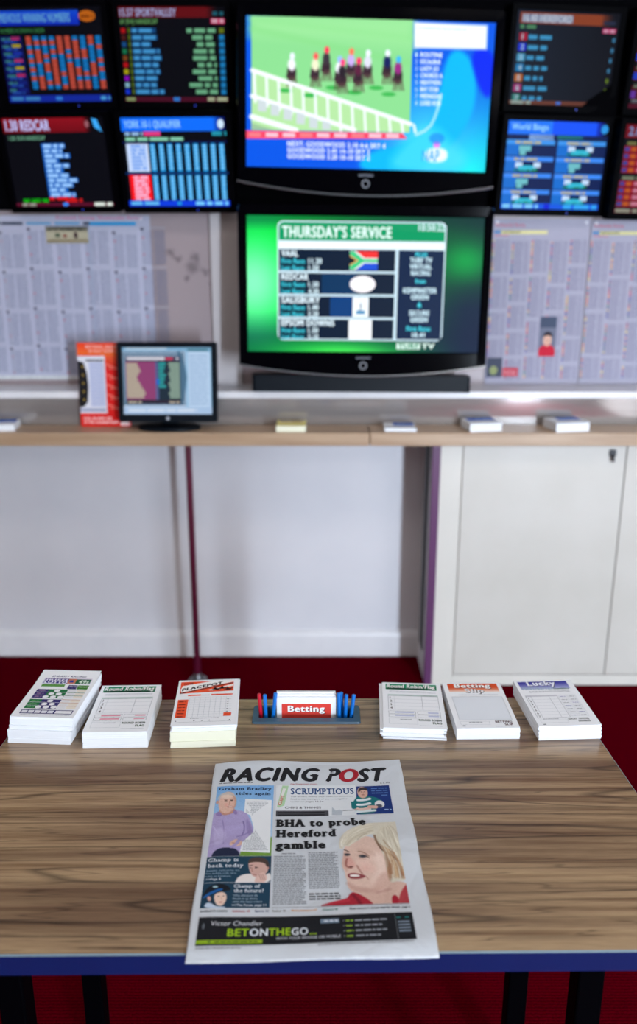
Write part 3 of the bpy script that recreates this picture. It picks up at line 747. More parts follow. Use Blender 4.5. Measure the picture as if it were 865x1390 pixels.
# teal boxes
P2 = crop(255, 1140, 865 / 145)
im = Img(7.5, 207, 92.5, 253.6, 130, 72, (26, 62, 84), P2)
im.poly([(380, 345), (400, 300), (450, 275), (520, 270), (600, 300), (665, 250), (670, 350), (380, 350)], (226, 220, 218), soft=1)
im.poly([(485, 190), (500, 160), (560, 140), (630, 150), (652, 200), (640, 260), (600, 290), (550, 300), (520, 290), (495, 250)], (206, 168, 158), soft=1)
im.poly([(485, 190), (490, 155), (540, 136), (610, 140), (650, 175), (652, 225), (630, 210), (620, 185), (560, 175), (510, 180)], (74, 58, 52), soft=1.2)
im.line([(495, 205), (520, 202)], .9, (60, 40, 40)); im.line([(540, 215), (565, 222)], .9, (60, 40, 40)); im.ell((545, 224), 1.8, .9, (50, 40, 60)); im.ell((505, 222), 1.2, .8, (50, 40, 60))
im.line([(520, 215), (512, 250), (528, 255)], .9, (160, 110, 100)); im.ell((643, 225), 1.6, 2.6, (190, 140, 130)); im.line([(520, 275), (550, 280)], .9, (150, 80, 80))
im.poly([(535, 320), (560, 280), (600, 255), (625, 270), (640, 310), (610, 345), (540, 345)], (220, 186, 176), soft=1)
for q in range(3): im.line([(570 + q * 16, 275), (590 + q * 16, 320)], .7, (160, 116, 108))
s.pic(im)
im = Img(7.5, 254.2, 92.5, 294.6, 130, 64, (24, 58, 80), P2)
im.poly([(130, 540), (150, 500), (190, 500), (230, 530), (310, 530), (300, 545)], (190, 206, 226), soft=1)
im.poly([(215, 440), (250, 415), (305, 420), (318, 460), (300, 505), (270, 528), (235, 520), (215, 480)], (226, 196, 180), soft=1)
im.poly([(120, 460), (150, 390), (210, 355), (280, 350), (330, 370), (355, 400), (300, 410), (215, 430), (140, 465)], (16, 22, 32), soft=.8)
im.poly([(120, 460), (170, 420), (260, 385), (300, 395), (200, 430), (140, 465)], (24, 88, 156), soft=.8); im.ell((225, 375), 4, 2.4, (150, 180, 190)); im.poly([(160, 450), (190, 450), (190, 490), (165, 485)], (206, 160, 150))
im.ell((250, 450), 1.5, .8, (60, 50, 60)); im.ell((290, 446), 1.5, .8, (60, 50, 60)); im.line([(272, 452), (276, 480)], .6, (190, 150, 130)); im.ell((268, 496), 2.6, .8, (180, 90, 90)); im.line([(195, 440), (200, 500), (240, 530)], .9, (20, 20, 30))
s.pic(im); s.layer(); s.layer()
W_ = (214, 222, 232)
s.text('Champ is', 9.5, 216.5, 6.0, W_, x1=49.5, bold=.02, serif=True); s.text('back today', 9.8, 226.8, 6.0, W_, x1=56.2, bold=.02, serif=True)
for i, w_ in enumerate(('Jamie returns to', 'the saddle with two', 'rides at Salisbury')): s.text(w_, 9, 234 + i * 5, 2.6, (150, 176, 196), x1=(52, 48, 42)[i])
s.text('►►Page 8'.replace('►', '>'), 10, 249.5, 3.4, W_, x1=29, bold=.01)
s.text('Champ of', 46.7, 262.2, 5.2, W_, x1=79.4, bold=.02, serif=True); s.text('the future?', 47, 269.8, 5.2, W_, x1=84.4, bold=.02, serif=True)
for i, w_ in enumerate(('Why Silvestre de', 'Sousa is up there', 'with the best riders')): s.text(w_, 46.5, 276.5 + i * 4.9, 2.9, (168, 190, 206), x1=(77, 77, 83)[i])
s.text('>>The Focus, page 11', 46.5, 291.8, 3.2, W_, x1=88, bold=.01)
# top strip
s.rect(95.5, 59, 214, 127.5, (216, 221, 226)); s.layer()
s.text('SCRUMPTIOUS', 117, 79, 13, (18, 66, 120), x1=210.8, bold=.03, serif=True)
for i, w_ in enumerate(('Top writers debate their views on outcomes', 'food in the third part of our investigative', 'series on')): s.text(w_, 117, 85.5 + i * 5.6, 2.7, (96, 106, 116), x1=(208, 200, 137)[i])
s.text('pages 12-14', 139, 96.7, 3.0, INK, x1=165, bold=.02)
s.text('CHIPS & THINGS', 109, 111, 4.4, (60, 62, 70), x1=161, bold=.02)
s.poly([(100, 108.5), (97.5, 107), (104.5, 59.8), (114, 60), (108, 104)], (170, 204, 166)); s.layer(); s.poly([(101, 104), (99.5, 103), (105.5, 66), (110.5, 66.5)], (222, 224, 220)); s.text('CHIPS', 103.2, 104, 4.6, (190, 52, 58), x1=125, bold=.04, rot=77)
s.rect(96.3, 116, 171.5, 127.4, (70, 70, 76)); s.rect(96.3, 113.6, 171, 116, (170, 174, 180)); s.layer(); s.rect(99, 118.5, 166, 121, (24, 24, 28)); s.rect(99, 123.5, 166, 126, (32, 32, 36))
s.poly([(176, 126), (177, 108), (182, 116), (188, 114), (192, 117), (190, 126.5)], (176, 186, 196)); s.rect(192, 115.5, 214, 117.2, (90, 98, 104))
# rugby player on blue panel
P3 = crop(400, 1030, 865 / 160)
im = Img(205, 62, 264.4, 126.6, 100, 100, PB, P3)
im.poly([(445, 195), (690, 190), (735, 410), (450, 412)], (22, 48, 112), smooth=0)
im.poly([(430, 300), (450, 270), (490, 262), (560, 270), (610, 285), (655, 320), (650, 345), (600, 350), (590, 400), (450, 408), (440, 345), (412, 320)], (20, 106, 112), soft=.8)
for yy in (285, 320, 362): im.line([(445, yy + 12), (500, yy + 14), (560, yy)], 5, (210, 222, 226), smooth=1)
im.line([(445, 388), (585, 378)], 4.5, (210, 222, 226))
im.ell((492, 240), 8.2, 14.5, (206, 166, 150), soft=.12); im.poly([(458, 225), (470, 205), (500, 200), (525, 210), (530, 230), (510, 222), (480, 222), (462, 245)], (58, 46, 44), soft=.8)
im.ell((484, 236), 1.3, .9, (40, 30, 40)); im.ell((506, 236), 1.3, .9, (40, 30, 40)); im.line([(496, 238), (498, 250)], .6, (160, 110, 100)); im.ell((496, 258), 3, .9, (140, 80, 76))
im.ell((620, 330), 7.6, 9, (216, 218, 220), soft=.12); im.ell((615, 345), 5.6, 5, (40, 44, 60), soft=.3, alpha=.8)
im.line([(430, 355), (480, 372), (560, 356)], 6.0, (214, 186, 176)); im.line([(545, 350), (590, 352)], 7, (212, 170, 156))
im.line([(415, 320), (430, 350)], 8, (20, 106, 112))
s.pic(im, PB); s.layer(); s.layer()
for i in range(4): s.words(237 - (i == 3) * -14, 261, 69.5 + i * 5.4, 2.2, (78, 112, 170))
s.words(252, 262, 119, 2.4, (150, 175, 215))
# headline and text columns
s.text('BHA to probe', 96.3, 149.2, 14, INK, x1=222.6, bold=.08, serif=True)
s.text('Hereford', 96.6, 170.8, 14, INK, x1=180.6, bold=.08, serif=True); s.text('gamble', 97, 194, 14, INK, x1=165, bold=.08, serif=True)
s.words(106, 124, 204, 1.5, (110, 116, 124))
TXC = (126, 132, 140)
s.para(96, 137.5, 206, 292.5, 3.1, 1.35, TXC); s.para(141, 180, 200, 268, 3.1, 1.35, TXC)
for i in range(3): s.words(141, 180, 275 + i * 4.2, 2.0, (50, 52, 58))
# the woman
P4 = crop(380, 1110, 865 / 190)
im = Img(148, 146, 264.2, 293.6, 190, 230, PB, P4)
FC = (216, 186, 172)
im.poly([(540, 560), (480, 470), (560, 440), (690, 400), (770, 400), (820, 440), (830, 560)], (206, 172, 158), soft=2)
im.poly([(740, 480), (795, 400), (830, 420), (830, 570), (735, 570)], (168, 58, 66), soft=1.5)
im.poly([(690, 495), (720, 482), (742, 520), (735, 560), (700, 560)], (160, 26, 44), soft=1)
im.poly([(205, 552), (330, 516), (415, 500), (425, 475), (450, 458), (490, 475), (560, 520), (590, 560)], (162, 34, 50), soft=1)
im.line([(440, 470), (480, 510), (500, 545)], 4, (88, 12, 30), alpha=.6, soft=3); im.line([(300, 530), (420, 512)], 3, (196, 60, 74), alpha=.6, soft=3)
im.poly([(395, 180), (430, 135), (560, 110), (640, 200), (690, 280), (690, 390), (680, 430), (620, 465), (560, 470), (500, 478), (440, 460), (415, 425), (412, 390), (400, 360), (398, 335), (378, 300), (380, 260), (388, 230), (388, 205)], FC, soft=1)
im.poly([(560, 200), (660, 250), (680, 330), (660, 410), (600, 440), (560, 400), (600, 330)], (232, 208, 196), soft=8, alpha=.7)
im.poly([(400, 400), (440, 455), (520, 475), (620, 465), (560, 440), (470, 430), (430, 400)], (186, 146, 134), soft=5, alpha=.7)
# hair
im.poly([(362, 190), (358, 150), (380, 100), (440, 60), (520, 38), (620, 28), (722, 30), (724, 32), (724, 34), (748, 120), (765, 210), (782, 300), (790, 370), (770, 400), (730, 395), (700, 410), (672, 395), (662, 330), (650, 260), (620, 200), (585, 150), (575, 100), (520, 120), (470, 150), (440, 165), (420, 185), (395, 175), (380, 200)], (206, 200, 184), soft=1.5)
for P_, w, c in (([(575, 90), (590, 150), (640, 215), (690, 240), (760, 300)], 3.2, (120, 88, 66)), ([(560, 95), (500, 110), (455, 160)], 1.2, (120, 100, 80)), ([(640, 40), (680, 110), (730, 200), (770, 280)], 2.4, (176, 166, 146)),
    ([(600, 60), (650, 140), (700, 210), (750, 260)], 2, (232, 228, 214)), ([(500, 60), (430, 100), (400, 150)], 2, (178, 170, 150)), ([(540, 55), (470, 85), (420, 150)], 1.6, (228, 226, 214)), ([(680, 60), (720, 150), (755, 230)], 1.8, (232, 228, 214)),
    ([(690, 250), (680, 310), (690, 380)], 5, (150, 104, 74)), ([(720, 260), (720, 330), (735, 390)], 4, (196, 166, 128)), ([(750, 290), (755, 340), (770, 380)], 3, (140, 96, 70)), ([(670, 290), (668, 350), (690, 400)], 2.4, (196, 150, 116)), ([(385, 120), (375, 160), (380, 190)], 2, (232, 230, 220)), ([(620, 120), (660, 180), (720, 230)], 1.6, (150, 120, 90)), ([(600, 150), (625, 200), (650, 215)], 4, (104, 74, 58))):
    im.line(P_, w, c, soft=1.6, alpha=.85, smooth=3)
BLD = [(228, 224, 208), (190, 180, 156), (168, 154, 128), (238, 236, 226), (206, 198, 176)]; BRN = [(146, 104, 74), (176, 134, 96), (204, 172, 134), (120, 84, 62), (214, 190, 158)]
strands(im, [(600, 36), (500, 44), (425, 78), (380, 125), (368, 180)], [(600, 92), (540, 108), (480, 132), (440, 158), (412, 182)], 46, BLD)
strands(im, [(640, 50), (585, 105), (605, 170), (650, 225), (672, 300), (676, 390)], [(655, 34), (720, 90), (752, 190), (776, 290), (786, 390)], 60, BLD, alpha=.35)
strands(im, [(610, 150), (640, 210), (668, 280), (672, 340), (684, 400)], [(690, 200), (730, 260), (760, 320), (775, 360), (780, 396)], 40, BRN, alpha=.4)
im.poly([(640, 215), (665, 240), (690, 330), (690, 400), (672, 395), (662, 330)], (140, 100, 76), soft=4, alpha=.6)
im.poly([(388, 235), (400, 225), (420, 250), (408, 300), (420, 330), (405, 340), (382, 300)], (196, 156, 142), soft=3, alpha=.6)
im.poly([(480, 265), (560, 280), (600, 330), (560, 350), (500, 320)], (226, 186, 174), soft=8, alpha=.6)
im.poly([(470, 190), (560, 200), (600, 250), (560, 235), (480, 215)], (198, 164, 150), soft=4, alpha=.5)
im.poly([(600, 370), (660, 330), (680, 400), (640, 460), (560, 470)], (196, 156, 142), soft=6, alpha=.6)
im.line([(388, 200), (405, 205), (425, 216)], 1.6, (84, 66, 60)); im.ell((408, 228), 5.5, 5.0, (150, 110, 102), soft=1, alpha=.6); im.ell((412, 231), 4.6, 2.9, (52, 60, 72), soft=.5); im.line([(395, 226), (428, 228)], .9, (60, 46, 44))
im.line([(470, 212), (510, 215), (560, 252)], 1.6, (150, 116, 100), soft=1.4); im.ell((510, 240), 10, 6.0, (170, 130, 120), soft=1, alpha=.6); im.ell((510, 243), 6.4, 3.0, (52, 58, 68), soft=.5); im.line([(478, 238), (515, 234), (562, 262)], 1.0, (66, 50, 48)); im.line([(485, 256), (530, 262)], .9, (186, 140, 130))
im.poly([(405, 240), (440, 250), (470, 300), (440, 318), (405, 308), (398, 280)], (206, 150, 140), soft=5, alpha=.7); im.line([(412, 250), (402, 285), (410, 308), (446, 314)], 2.2, (150, 92, 84), soft=1.8); im.ell((436, 306), 4, 1.6, (84, 44, 46), soft=.6); im.line([(468, 290), (490, 330), (512, 356)], 2.0, (168, 118, 108), soft=2)
im.poly([(412, 350), (450, 342), (512, 356), (534, 366), (500, 382), (440, 382), (418, 370)], (140, 66, 70), soft=1); im.poly([(425, 356), (460, 352), (500, 363), (470, 369), (432, 366)], (236, 230, 226), soft=.6); im.line([(530, 366), (545, 385)], 1, (170, 124, 112))
im.ell((520, 320), 9, 8, (224, 168, 158), alpha=.35, soft=1); im.line([(600, 470), (680, 450)], 3, (176, 134, 124), alpha=.6, soft=3)
im.grain(3.5); s.pic(im, PB); s.layer()
s.rect(95, 294.4, 264.4, 295.0, (120, 120, 125))
x_ = 0
for (w_, a, c_, cc) in (("SUNDAY'S CARDS", 8.7, 41.5, (40, 40, 46)), ('Salisbury 40', 47.6, 68.9, (170, 50, 60)), ('Epsom 53', 74.9, 91.5, (26, 40, 96)), ('Redcar 46', 96, 112.6, (130, 126, 120)), ('Wolverhampton 67', 118.8, 150.2, (206, 140, 60)), ('Channel 50', 157, 175.7, (20, 110, 90)), ("New investor's dream deal for Welsh, page 6", 190.3, 264, (24, 24, 28))):
    s.text(w_, a, 301.0, 2.9, cc, x1=c_, bold=.03)
# advert banner
s.rect(8.5, 308.5, 264.8, 349.5, (20, 22, 28)); s.layer(); s.layer()
s.text('Victor Chandler', 23, 321.2, 6.4, (206, 210, 216), x1=85, shear=.12)
s.ell(15, 322, 1.6, 4.5, (90, 96, 104))
for (w_, a, c_, cc) in (('BET', 44, 69.6, (150, 190, 30)), ('ON', 70.2, 91.6, (214, 222, 230)), ('THE', 92.2, 118.6, (150, 190, 30)), ('GO', 119.4, 139, (214, 222, 230)), ('...', 140.6, 149, (150, 190, 30))):
    s.text(w_, a, 336.6, 10.2 if w_ != '...' else 10.2, cc, x1=c_, bold=.035)
s.text('WITH YOUR IPHONE OR MOBILE', 101.4, 342.8, 3.6, (190, 196, 206), x1=177, bold=.01)
s.rect(8.6, 341.8, 85.6, 347.2, (140, 176, 30)); s.layer(); s.words(30, 82, 345.6, 1.8, (70, 90, 30)); s.ell(24, 344.4, 1.8, 1.8, (90, 120, 40))
s.rect(154, 314, 176.4, 320.8, (110, 130, 150)); s.layer(); s.words(158, 175, 318.6, 2.2, (210, 216, 226))
for i in range(4):
    s.ell(181.5, 318 + i * 7.8, .6, .6, (170, 176, 186)); s.words(184, 186 + 7, 319.2 + i * 7.8, 2, (140, 176, 50)); s.words(195, (235, 227, 232, 224)[i], 319.2 + i * 7.8, 2, (150, 156, 166))
s.rect(243.4, 309.5, 243.8, 349, (120, 126, 132))
for i in range(4): s.rect(246, 322 + i * 4.6, 260, 324.4 + i * 4.6, (120, 134, 150))
s.rect(245, 315.6, 250, 317, (40, 130, 130)); s.rect(255, 315.6, 260, 317, (40, 130, 130))
s.words(9, 62, 353.4, 1.2, (120, 120, 126)); s.words(150, 262, 352.6, 1.2, (110, 110, 116))
s.build('front_page', M['news_print'], news, loc=(0, 0, .00545))

# ------------------------------------------------------------------ wall monitors
def emis(name, k): return ink_mat(name, emit=k)
M['screen'] = emis('lit_screen', 0.72); M['screen_tv'] = emis('lit_television', .85); M['screen_dim'] = emis('dim_screen', 0.42)
SKY, LB, PALE = (60, 170, 235), (90, 150, 255), (170, 205, 255)
def monitor(pos, yaw, tilt, roll, label, paint, m='screen', quad=None):
    t = empty('wall_monitor', pos, label=label, cat='monitor', group='information monitors on the wall', rot=(Matrix.Rotation(yaw, 3, 'Z') @ Matrix.Rotation(tilt, 3, 'X') @ Matrix.Rotation(roll, 3, 'Y')).to_euler())
    w, h = .338, .27
    fr = MB().box(-w / 2 - .018, w / 2 + .018, .004, .045, -h / 2 - .022, h / 2 + .018, .004)
    fr.build('casing', M['black_plastic'], t)
    fm = MB()
    fm.rings([[(-w / 2 - .017, -.004, -h / 2 - .021), (w / 2 + .017, -.004, -h / 2 - .021), (w / 2 + .017, -.004, h / 2 + .017), (-w / 2 - .017, -.004, h / 2 + .017)],
              [(-w / 2 - .017, .0045, -h / 2 - .021), (w / 2 + .017, .0045, -h / 2 - .021), (w / 2 + .017, .0045, h / 2 + .017), (-w / 2 - .017, .0045, h / 2 + .017)],
              [(-w / 2, .0045, -h / 2), (w / 2, .0045, -h / 2), (w / 2, .0045, h / 2), (-w / 2, .0045, h / 2)],
              [(-w / 2, -.004, -h / 2), (w / 2, -.004, -h / 2), (w / 2, -.004, h / 2), (-w / 2, -.004, h / 2)],
              [(-w / 2 - .017, -.004, -h / 2 - .021), (w / 2 + .017, -.004, -h / 2 - .021), (w / 2 + .017, -.004, h / 2 + .017), (-w / 2 - .017, -.004, h / 2 + .017)]], cap=False)
    fm.build('bezel', M['black_plastic'], t)
    MB().box(-.03, .03, .045, .075, -.04, .04, .003).build('bracket', M['black_plastic'], t)
    MB().tube([(.06, -.0045, -h / 2 - .012), (.06, -.003, -h / 2 - .012)], .0022, 10).build('power_light', M['led'], t)
    s = Sheet(100, 80, unit=w / 100, dz=.00015, f=homog(quad, 100, 80) if quad else None)
    s.rect(0, 0, 100, 80, (2, 2, 6)); s.layer(); paint(s)
    s.build('screen', M[m], t, loc=(0, .002, 0), rot=FRONT)
    return t
M['led'] = mat('blue_led', (20, 30, 90), 0.3)
_, _, b = nodes(M['led']); b.inputs['Emission Color'].default_value = (.05, .1, 1, 1); b.inputs['Emission Strength'].default_value = .6

def p_numbers(s):
    s.rect(0, 3, 78, 15, (20, 90, 255), col2=(10, 50, 220), vert=True); s.layer()
    s.text('PREVIOUS WINNING NUMBERS', 2, 12.4, 7, (120, 200, 255), x1=70, bold=.03); s.ell(86, 8, 8, 4.6, (230, 120, 20)); s.words(80, 92, 9.6, 2.5, (140, 60, 10))
    s.text('NUMBERS IN DRAWN ORDER', 2, 21, 3.4, (70, 160, 90), x1=44)
    for r in range(8):
        y = 24 + r * 6.2
        s.rect(0, y, 21, y + 5.6, (10, 20, 110)); s.layer(); s.words(2, 10, y + 3.2, 2, (60, 140, 150)); s.words(4, 16, y + 5.4, 1.8, (40, 90, 210))
        s.rect(11, y + .4, 19, y + 2.8, [(200, 50, 120), (210, 190, 20), (30, 60, 200), (210, 60, 130), (210, 190, 20), (210, 50, 120), (20, 40, 150), (20, 40, 150)][r]); s.lay -= 1
    pat = ['RBBBRRBBRB', 'RRRRRRRBRB', 'BBBBRRRBBR', 'RRBRRBRRBB', 'BRRBBRRRBB', 'RRBRBBBBBR', 'BBRRBRBBRB', 'RBRRBRRBRR', 'BBBRRRRRRB', 'RRBRBRBBBB', 'BRRRBRRRBR', 'BRBBRRRRBR']
    for r, row in enumerate(pat):
        for c, k in enumerate(row):
            x = 25 + c * 7.4; y = 24 + r * 3.75
            s.rect(x, y, x + 4.8, y + 3.5, (225, 90, 70) if k == 'R' else (20, 140, 225))
    s.rect(0, 74, 100, 80, (20, 50, 190)); s.layer(); s.words(2, 30, 78.6, 3.2, (70, 150, 220)); s.words(46, 52, 78.6, 3.2, (60, 150, 255)); s.words(90, 99, 78.6, 3.2, (90, 190, 255))

def p_sportvalley(s):
    s.rect(0, 0, 82, 9, (120, 10, 14)); s.rect(82, 0, 92, 9, (120, 10, 14), col2=(10, 0, 0), vert=False); s.layer()
    s.text('15.57 SPORTVALLEY', 1, 7.8, 6.2, (190, 200, 255), x1=54, bold=.04); s.words(88, 98, 7, 3, (30, 110, 130))
    s.text('6F (F/4) HANDICAP', 1, 14, 3.8, (120, 190, 110), x1=36, bold=.02); s.rect(86, 9.6, 99, 14, (240, 40, 110)); s.layer(); s.words(87, 98, 13.2, 3, (255, 200, 220))
    sw = [(210, 20, 20), (90, 30, 20), (20, 90, 160), (20, 140, 90), (150, 80, 20), (220, 10, 20), (210, 200, 10), (160, 0, 230), (160, 220, 240), (10, 60, 255)]
    for r in range(10):
        y = 21.6 + r * 5.75; ln = (34, 35, 29, 37, 38, 35, 36, 33, 32, 39)[r]; ln2 = (27, 22, 18, 21, 22, 18, 23, 18, 27, 21)[r]
        s.rect(1, y - 4, 5, y, sw[r]); s.rect(7.5, y - 4.2, 9.5, y, (100, 130, 20))
        s.rect(10.5, y - 4.2, ln, y + .1, (16, 84, 150)); s.layer(); s.words(11.5, ln - 1, y - .4, 3.3, (80, 180, 250), wl=8); s.lay -= 1
        s.words(90 - ln2, 90, y - .3, 3.6, (130, 210, 160), wl=9); s.rect(93.5, y - 4.2, 98, y, (30, 150, 225) if r else (120, 140, 20))
    s.rect(0, 76, 100, 80, (90, 10, 40)); s.layer(); s.words(1, 12, 79.4, 3, (160, 180, 120)); s.words(47, 53, 79.4, 3.2, (50, 150, 255)); s.words(80, 99, 79.4, 3.4, (200, 210, 170))

def p_redcar(s):
    s.rect(0, 0, 80, 13, (140, 10, 24), col2=(110, 4, 14)); s.rect(80, 0, 87, 13, (120, 8, 18), col2=(10, 0, 0), vert=False); s.layer()
    s.text('1.30 REDCAR', 2.5, 11, 9, (190, 196, 250), x1=46, bold=.045); s.poly([(88, 1), (93, 2), (97, 13), (90, 9)], (60, 170, 250)); s.ell(83, 6, 2, 3, (150, 90, 100))
    s.text('1.30 10-R HANDICAP', 4, 19.4, 3.6, (110, 170, 140), x1=40, bold=.02)
    for r in range(11):
        y = 27 + r * 4.45; ln = (58, 55, 62, 50, 60, 53, 58, 66, 61, 55, 62)[r] + .4
        s.rect(35, y - 4.45, ln, y, (20, 96, 190)); s.layer(); s.words(37, ln - 1, y - .6, 3.1, (150, 200, 255), wl=7); s.lay -= 1
    s.words(35, 60, 74.5, 3.2, (215, 20, 20)); s.rect(8, 73, 34, 76.5, (0, 60, 0)); s.words(8, 33, 76.4, 3.3, (20, 200, 20), wl=12); s.words(51, 68, 76.4, 3.2, (205, 20, 20))
    s.rect(0, 77, 100, 80, (90, 10, 40)); s.layer(); s.words(6, 20, 79.8, 2.6, (150, 150, 140)); s.words(48, 53, 79.8, 2.8, (60, 140, 255)); s.words(80, 98, 79.9, 3.0, (225, 235, 225))

def p_qualifier(s):
    s.rect(0, 0, 88, 12, (10, 110, 255)); s.rect(88, 0, 99, 12, (10, 100, 240), col2=(0, 10, 80), vert=False); s.layer()
    s.text('YORK 10-1 QUALIFIER', 3, 8.8, 6, (150, 210, 255), x1=57, bold=.03); s.ell(95, 6, 3, 4, (210, 235, 255))
    s.words(3, 20, 15.5, 2.6, (150, 190, 230)); s.rect(21, 12.4, 37, 16, (225, 60, 130)); s.words(86, 100, 16, 3.6, (30, 150, 170), wl=12); s.words(3, 60, 20.4, 3.0, (130, 200, 170), wl=12)
    for j, (ya, yb) in enumerate(((23, 48), (51, 74))):
        s.rect(3, ya, 24, yb, (200, 220, 255) if j == 0 else (255, 20, 30)); s.layer()
        for r in range(7): s.words(7, 21, ya + 3.3 + r * 3.3, 2.2, (110, 160, 240) if j == 0 else (250, 190, 225), wl=9)
        for c in range(9):
            x = 26 + c * 8.3; s.rect(x, ya, x + 4.6, yb, (20, 150, 225)); s.layer()
            for r in range(7): s.words(x + .6, x + 4.2, ya + 3.2 + r * 3.3, 2, (120, 200, 250), wl=6)
            s.lay -= 1
        s.lay -= 1
    s.rect(0, 48.5, 100, 50.4, (10, 50, 110)); s.rect(0, 21.4, 100, 22.2, (10, 30, 110))
    s.rect(0, 74.5, 100, 80, (10, 60, 225)); s.layer(); s.words(2, 31, 78.6, 3.0, (100, 190, 240)); s.words(48, 52, 78.6, 2.8, (30, 160, 220)); s.words(66, 98, 78.8, 3.2, (120, 210, 255))

def p_orange(s):
    s.rect(0, 0, 100, 80, (6, 26, 50), col2=(3, 5, 16), vert=False); s.layer()
    s.rect(3, 2, 82, 11, (170, 76, 34)); s.rect(82, 2, 94, 11, (150, 66, 30), col2=(10, 10, 20), vert=False); s.layer()
    s.rect(5, 3.4, 54, 10, (150, 160, 190)); s.layer(); s.text('16.40 HEREFORD', 6, 9.6, 6, (225, 235, 255), x1=53, bold=.045); s.words(84, 96, 10, 3, (40, 50, 80))
    s.words(4, 22, 15.5, 3.2, (90, 160, 110), wl=7); s.rect(84, 13, 97, 17, (220, 50, 120)); s.layer(); s.words(85, 96, 16.4, 2.4, (250, 180, 210))
    cc = [(200, 10, 60), (10, 50, 255), (90, 190, 240), (30, 150, 220), (230, 130, 50), (200, 60, 140), (70, 160, 150)]
    for r in range(7):
        y = 25.4 + r * 8.7; x = 4 - r * .15
        if r < 7: s.rect(x, y - 6.4, x + 7.5, y, cc[r]); s.layer(); s.text(str(r + 1), x + 2.4, y - 1, 4.4, (200, 235, 255), bold=.04); s.lay -= 1
        ln = (34, 28, 26, 30, 27, 32, 28)[r]; s.words(13, ln + 4, y - 1.2, 3.6, (70, 180, 240), wl=8); s.rect(95 - r * .3, y - 4.6, 97.4 - r * .3, y - 1, (70, 150, 200) if r < 4 else (120, 150, 30))
    s.rect(0, 76.6, 100, 80, (130, 70, 50)); s.layer(); s.words(2, 22, 79.6, 2.6, (180, 200, 190)); s.words(47, 53, 79.4, 2.4, (70, 140, 255))

def p_bet(s):
    s.rect(0, 0, 88, 12, (16, 84, 255)); s.rect(88, 0, 96, 12, (10, 60, 220), col2=(0, 10, 90), vert=False); s.rect(0, 0, 44, 12, (40, 130, 255)); s.layer()
    s.text('World Bingo', 4, 8, 5.4, (150, 215, 255), x1=40, bold=.03); s.ell(96, 6, 3.4, 4, (40, 150, 230))
    s.rect(0, 12, 100, 75, (6, 30, 84)); s.rect(22, 12, 46, 17, (150, 190, 250)); s.rect(50, 12.4, 75, 15.6, (40, 130, 130)); s.layer()
    for r in range(4):
        for c in range(2):
            x = c * 50 + (1 if c else 0); y = 17 + r * 15
            s.rect(x, y, x + 48, y + 4, (60, 140, 250) if r else (60, 150, 240)); s.rect(x, y + 4, x + 13, y + 14, (16, 110, 210)); s.layer()
            s.words(x + 9, x + 34, y + 3.2, 2, (190, 180, 110), wl=9)
            if (r + c) % 2 or r == 3:
                s.rect(x + 11, y + 5, x + 18, y + 9.6, (200, 225, 255)); s.rect(x + 29, y + 5, x + 36, y + 9.6, (200, 225, 255)); s.rect(x + 14, y + 8, x + 32, y + 13, (50, 190, 220)); s.words(x + 10, x + 34, y + 13, 2, (30, 120, 50), wl=5)
            else:
                s.rect(x + 13, y + 5, x + 25, y + 10, (110, 190, 200)); s.rect(x + 14, y + 9, x + 20, y + 13.6, (110, 190, 200))
            s.lay -= 1
    s.rect(0, 74.5, 100, 80, (20, 90, 230)); s.layer(); s.words(2, 38, 79, 3.4, (130, 210, 250)); s.words(64, 98, 79.2, 3.8, (50, 170, 245)); s.rect(44, 75, 50, 79.8, (10, 30, 220))

def p_red_top(s):
    s.rect(0, 2, 90, 11, (40, 110, 190)); s.layer()
    for r in range(4):
        y = 12 + r * 16; s.rect(1, y, 98, y + 12, (90, 6, 14)); s.layer(); s.words(3, 40, y - .8 + 3, 2.6, (120, 130, 110)); s.rect(1, y + 5, 6, y + 11, [(60, 200, 180), (20, 60, 230), (30, 70, 230), (120, 60, 190)][r]); s.text(('2.10', '2.30', '2.50', '3.10')[r], 9, y + 10, 4.6, (190, 190, 210), bold=.04); s.lay -= 1
    s.rect(0, 76, 100, 80, (100, 10, 40)); s.words(3, 30, 75, 2.8, (120, 120, 130))
def p_red_low(s):
    s.rect(0, 0, 90, 12, (140, 10, 30)); s.layer(); s.text('2.00 EPSOM', 4, 9.6, 7.4, (150, 180, 240), x1=50, bold=.04)
    for k, y0 in enumerate((15, 46)):
        s.words(4, 30, y0 + 3, 2.8, (140, 140, 80) if not k else (150, 160, 130))
        for r in range(4):
            y = y0 + 4 + r * 6.2; s.rect(2, y, 90, y + 5.4, (190, 20, 50)); s.layer(); s.rect(2.6, y + 1, 7, y + 4.6, (70, 80, 180)); s.rect(9, y + 1, 14, y + 4.6, (230, 110, 30)); s.words(17, 60, y + 4.4, 3.4, (240, 150, 180)); s.lay -= 1
    s.words(2, 28, 73, 3.4, (90, 160, 100)); s.rect(0, 75.5, 100, 80, (100, 10, 40)); s.layer(); s.words(2, 25, 79.4, 3.2, (180, 180, 160))

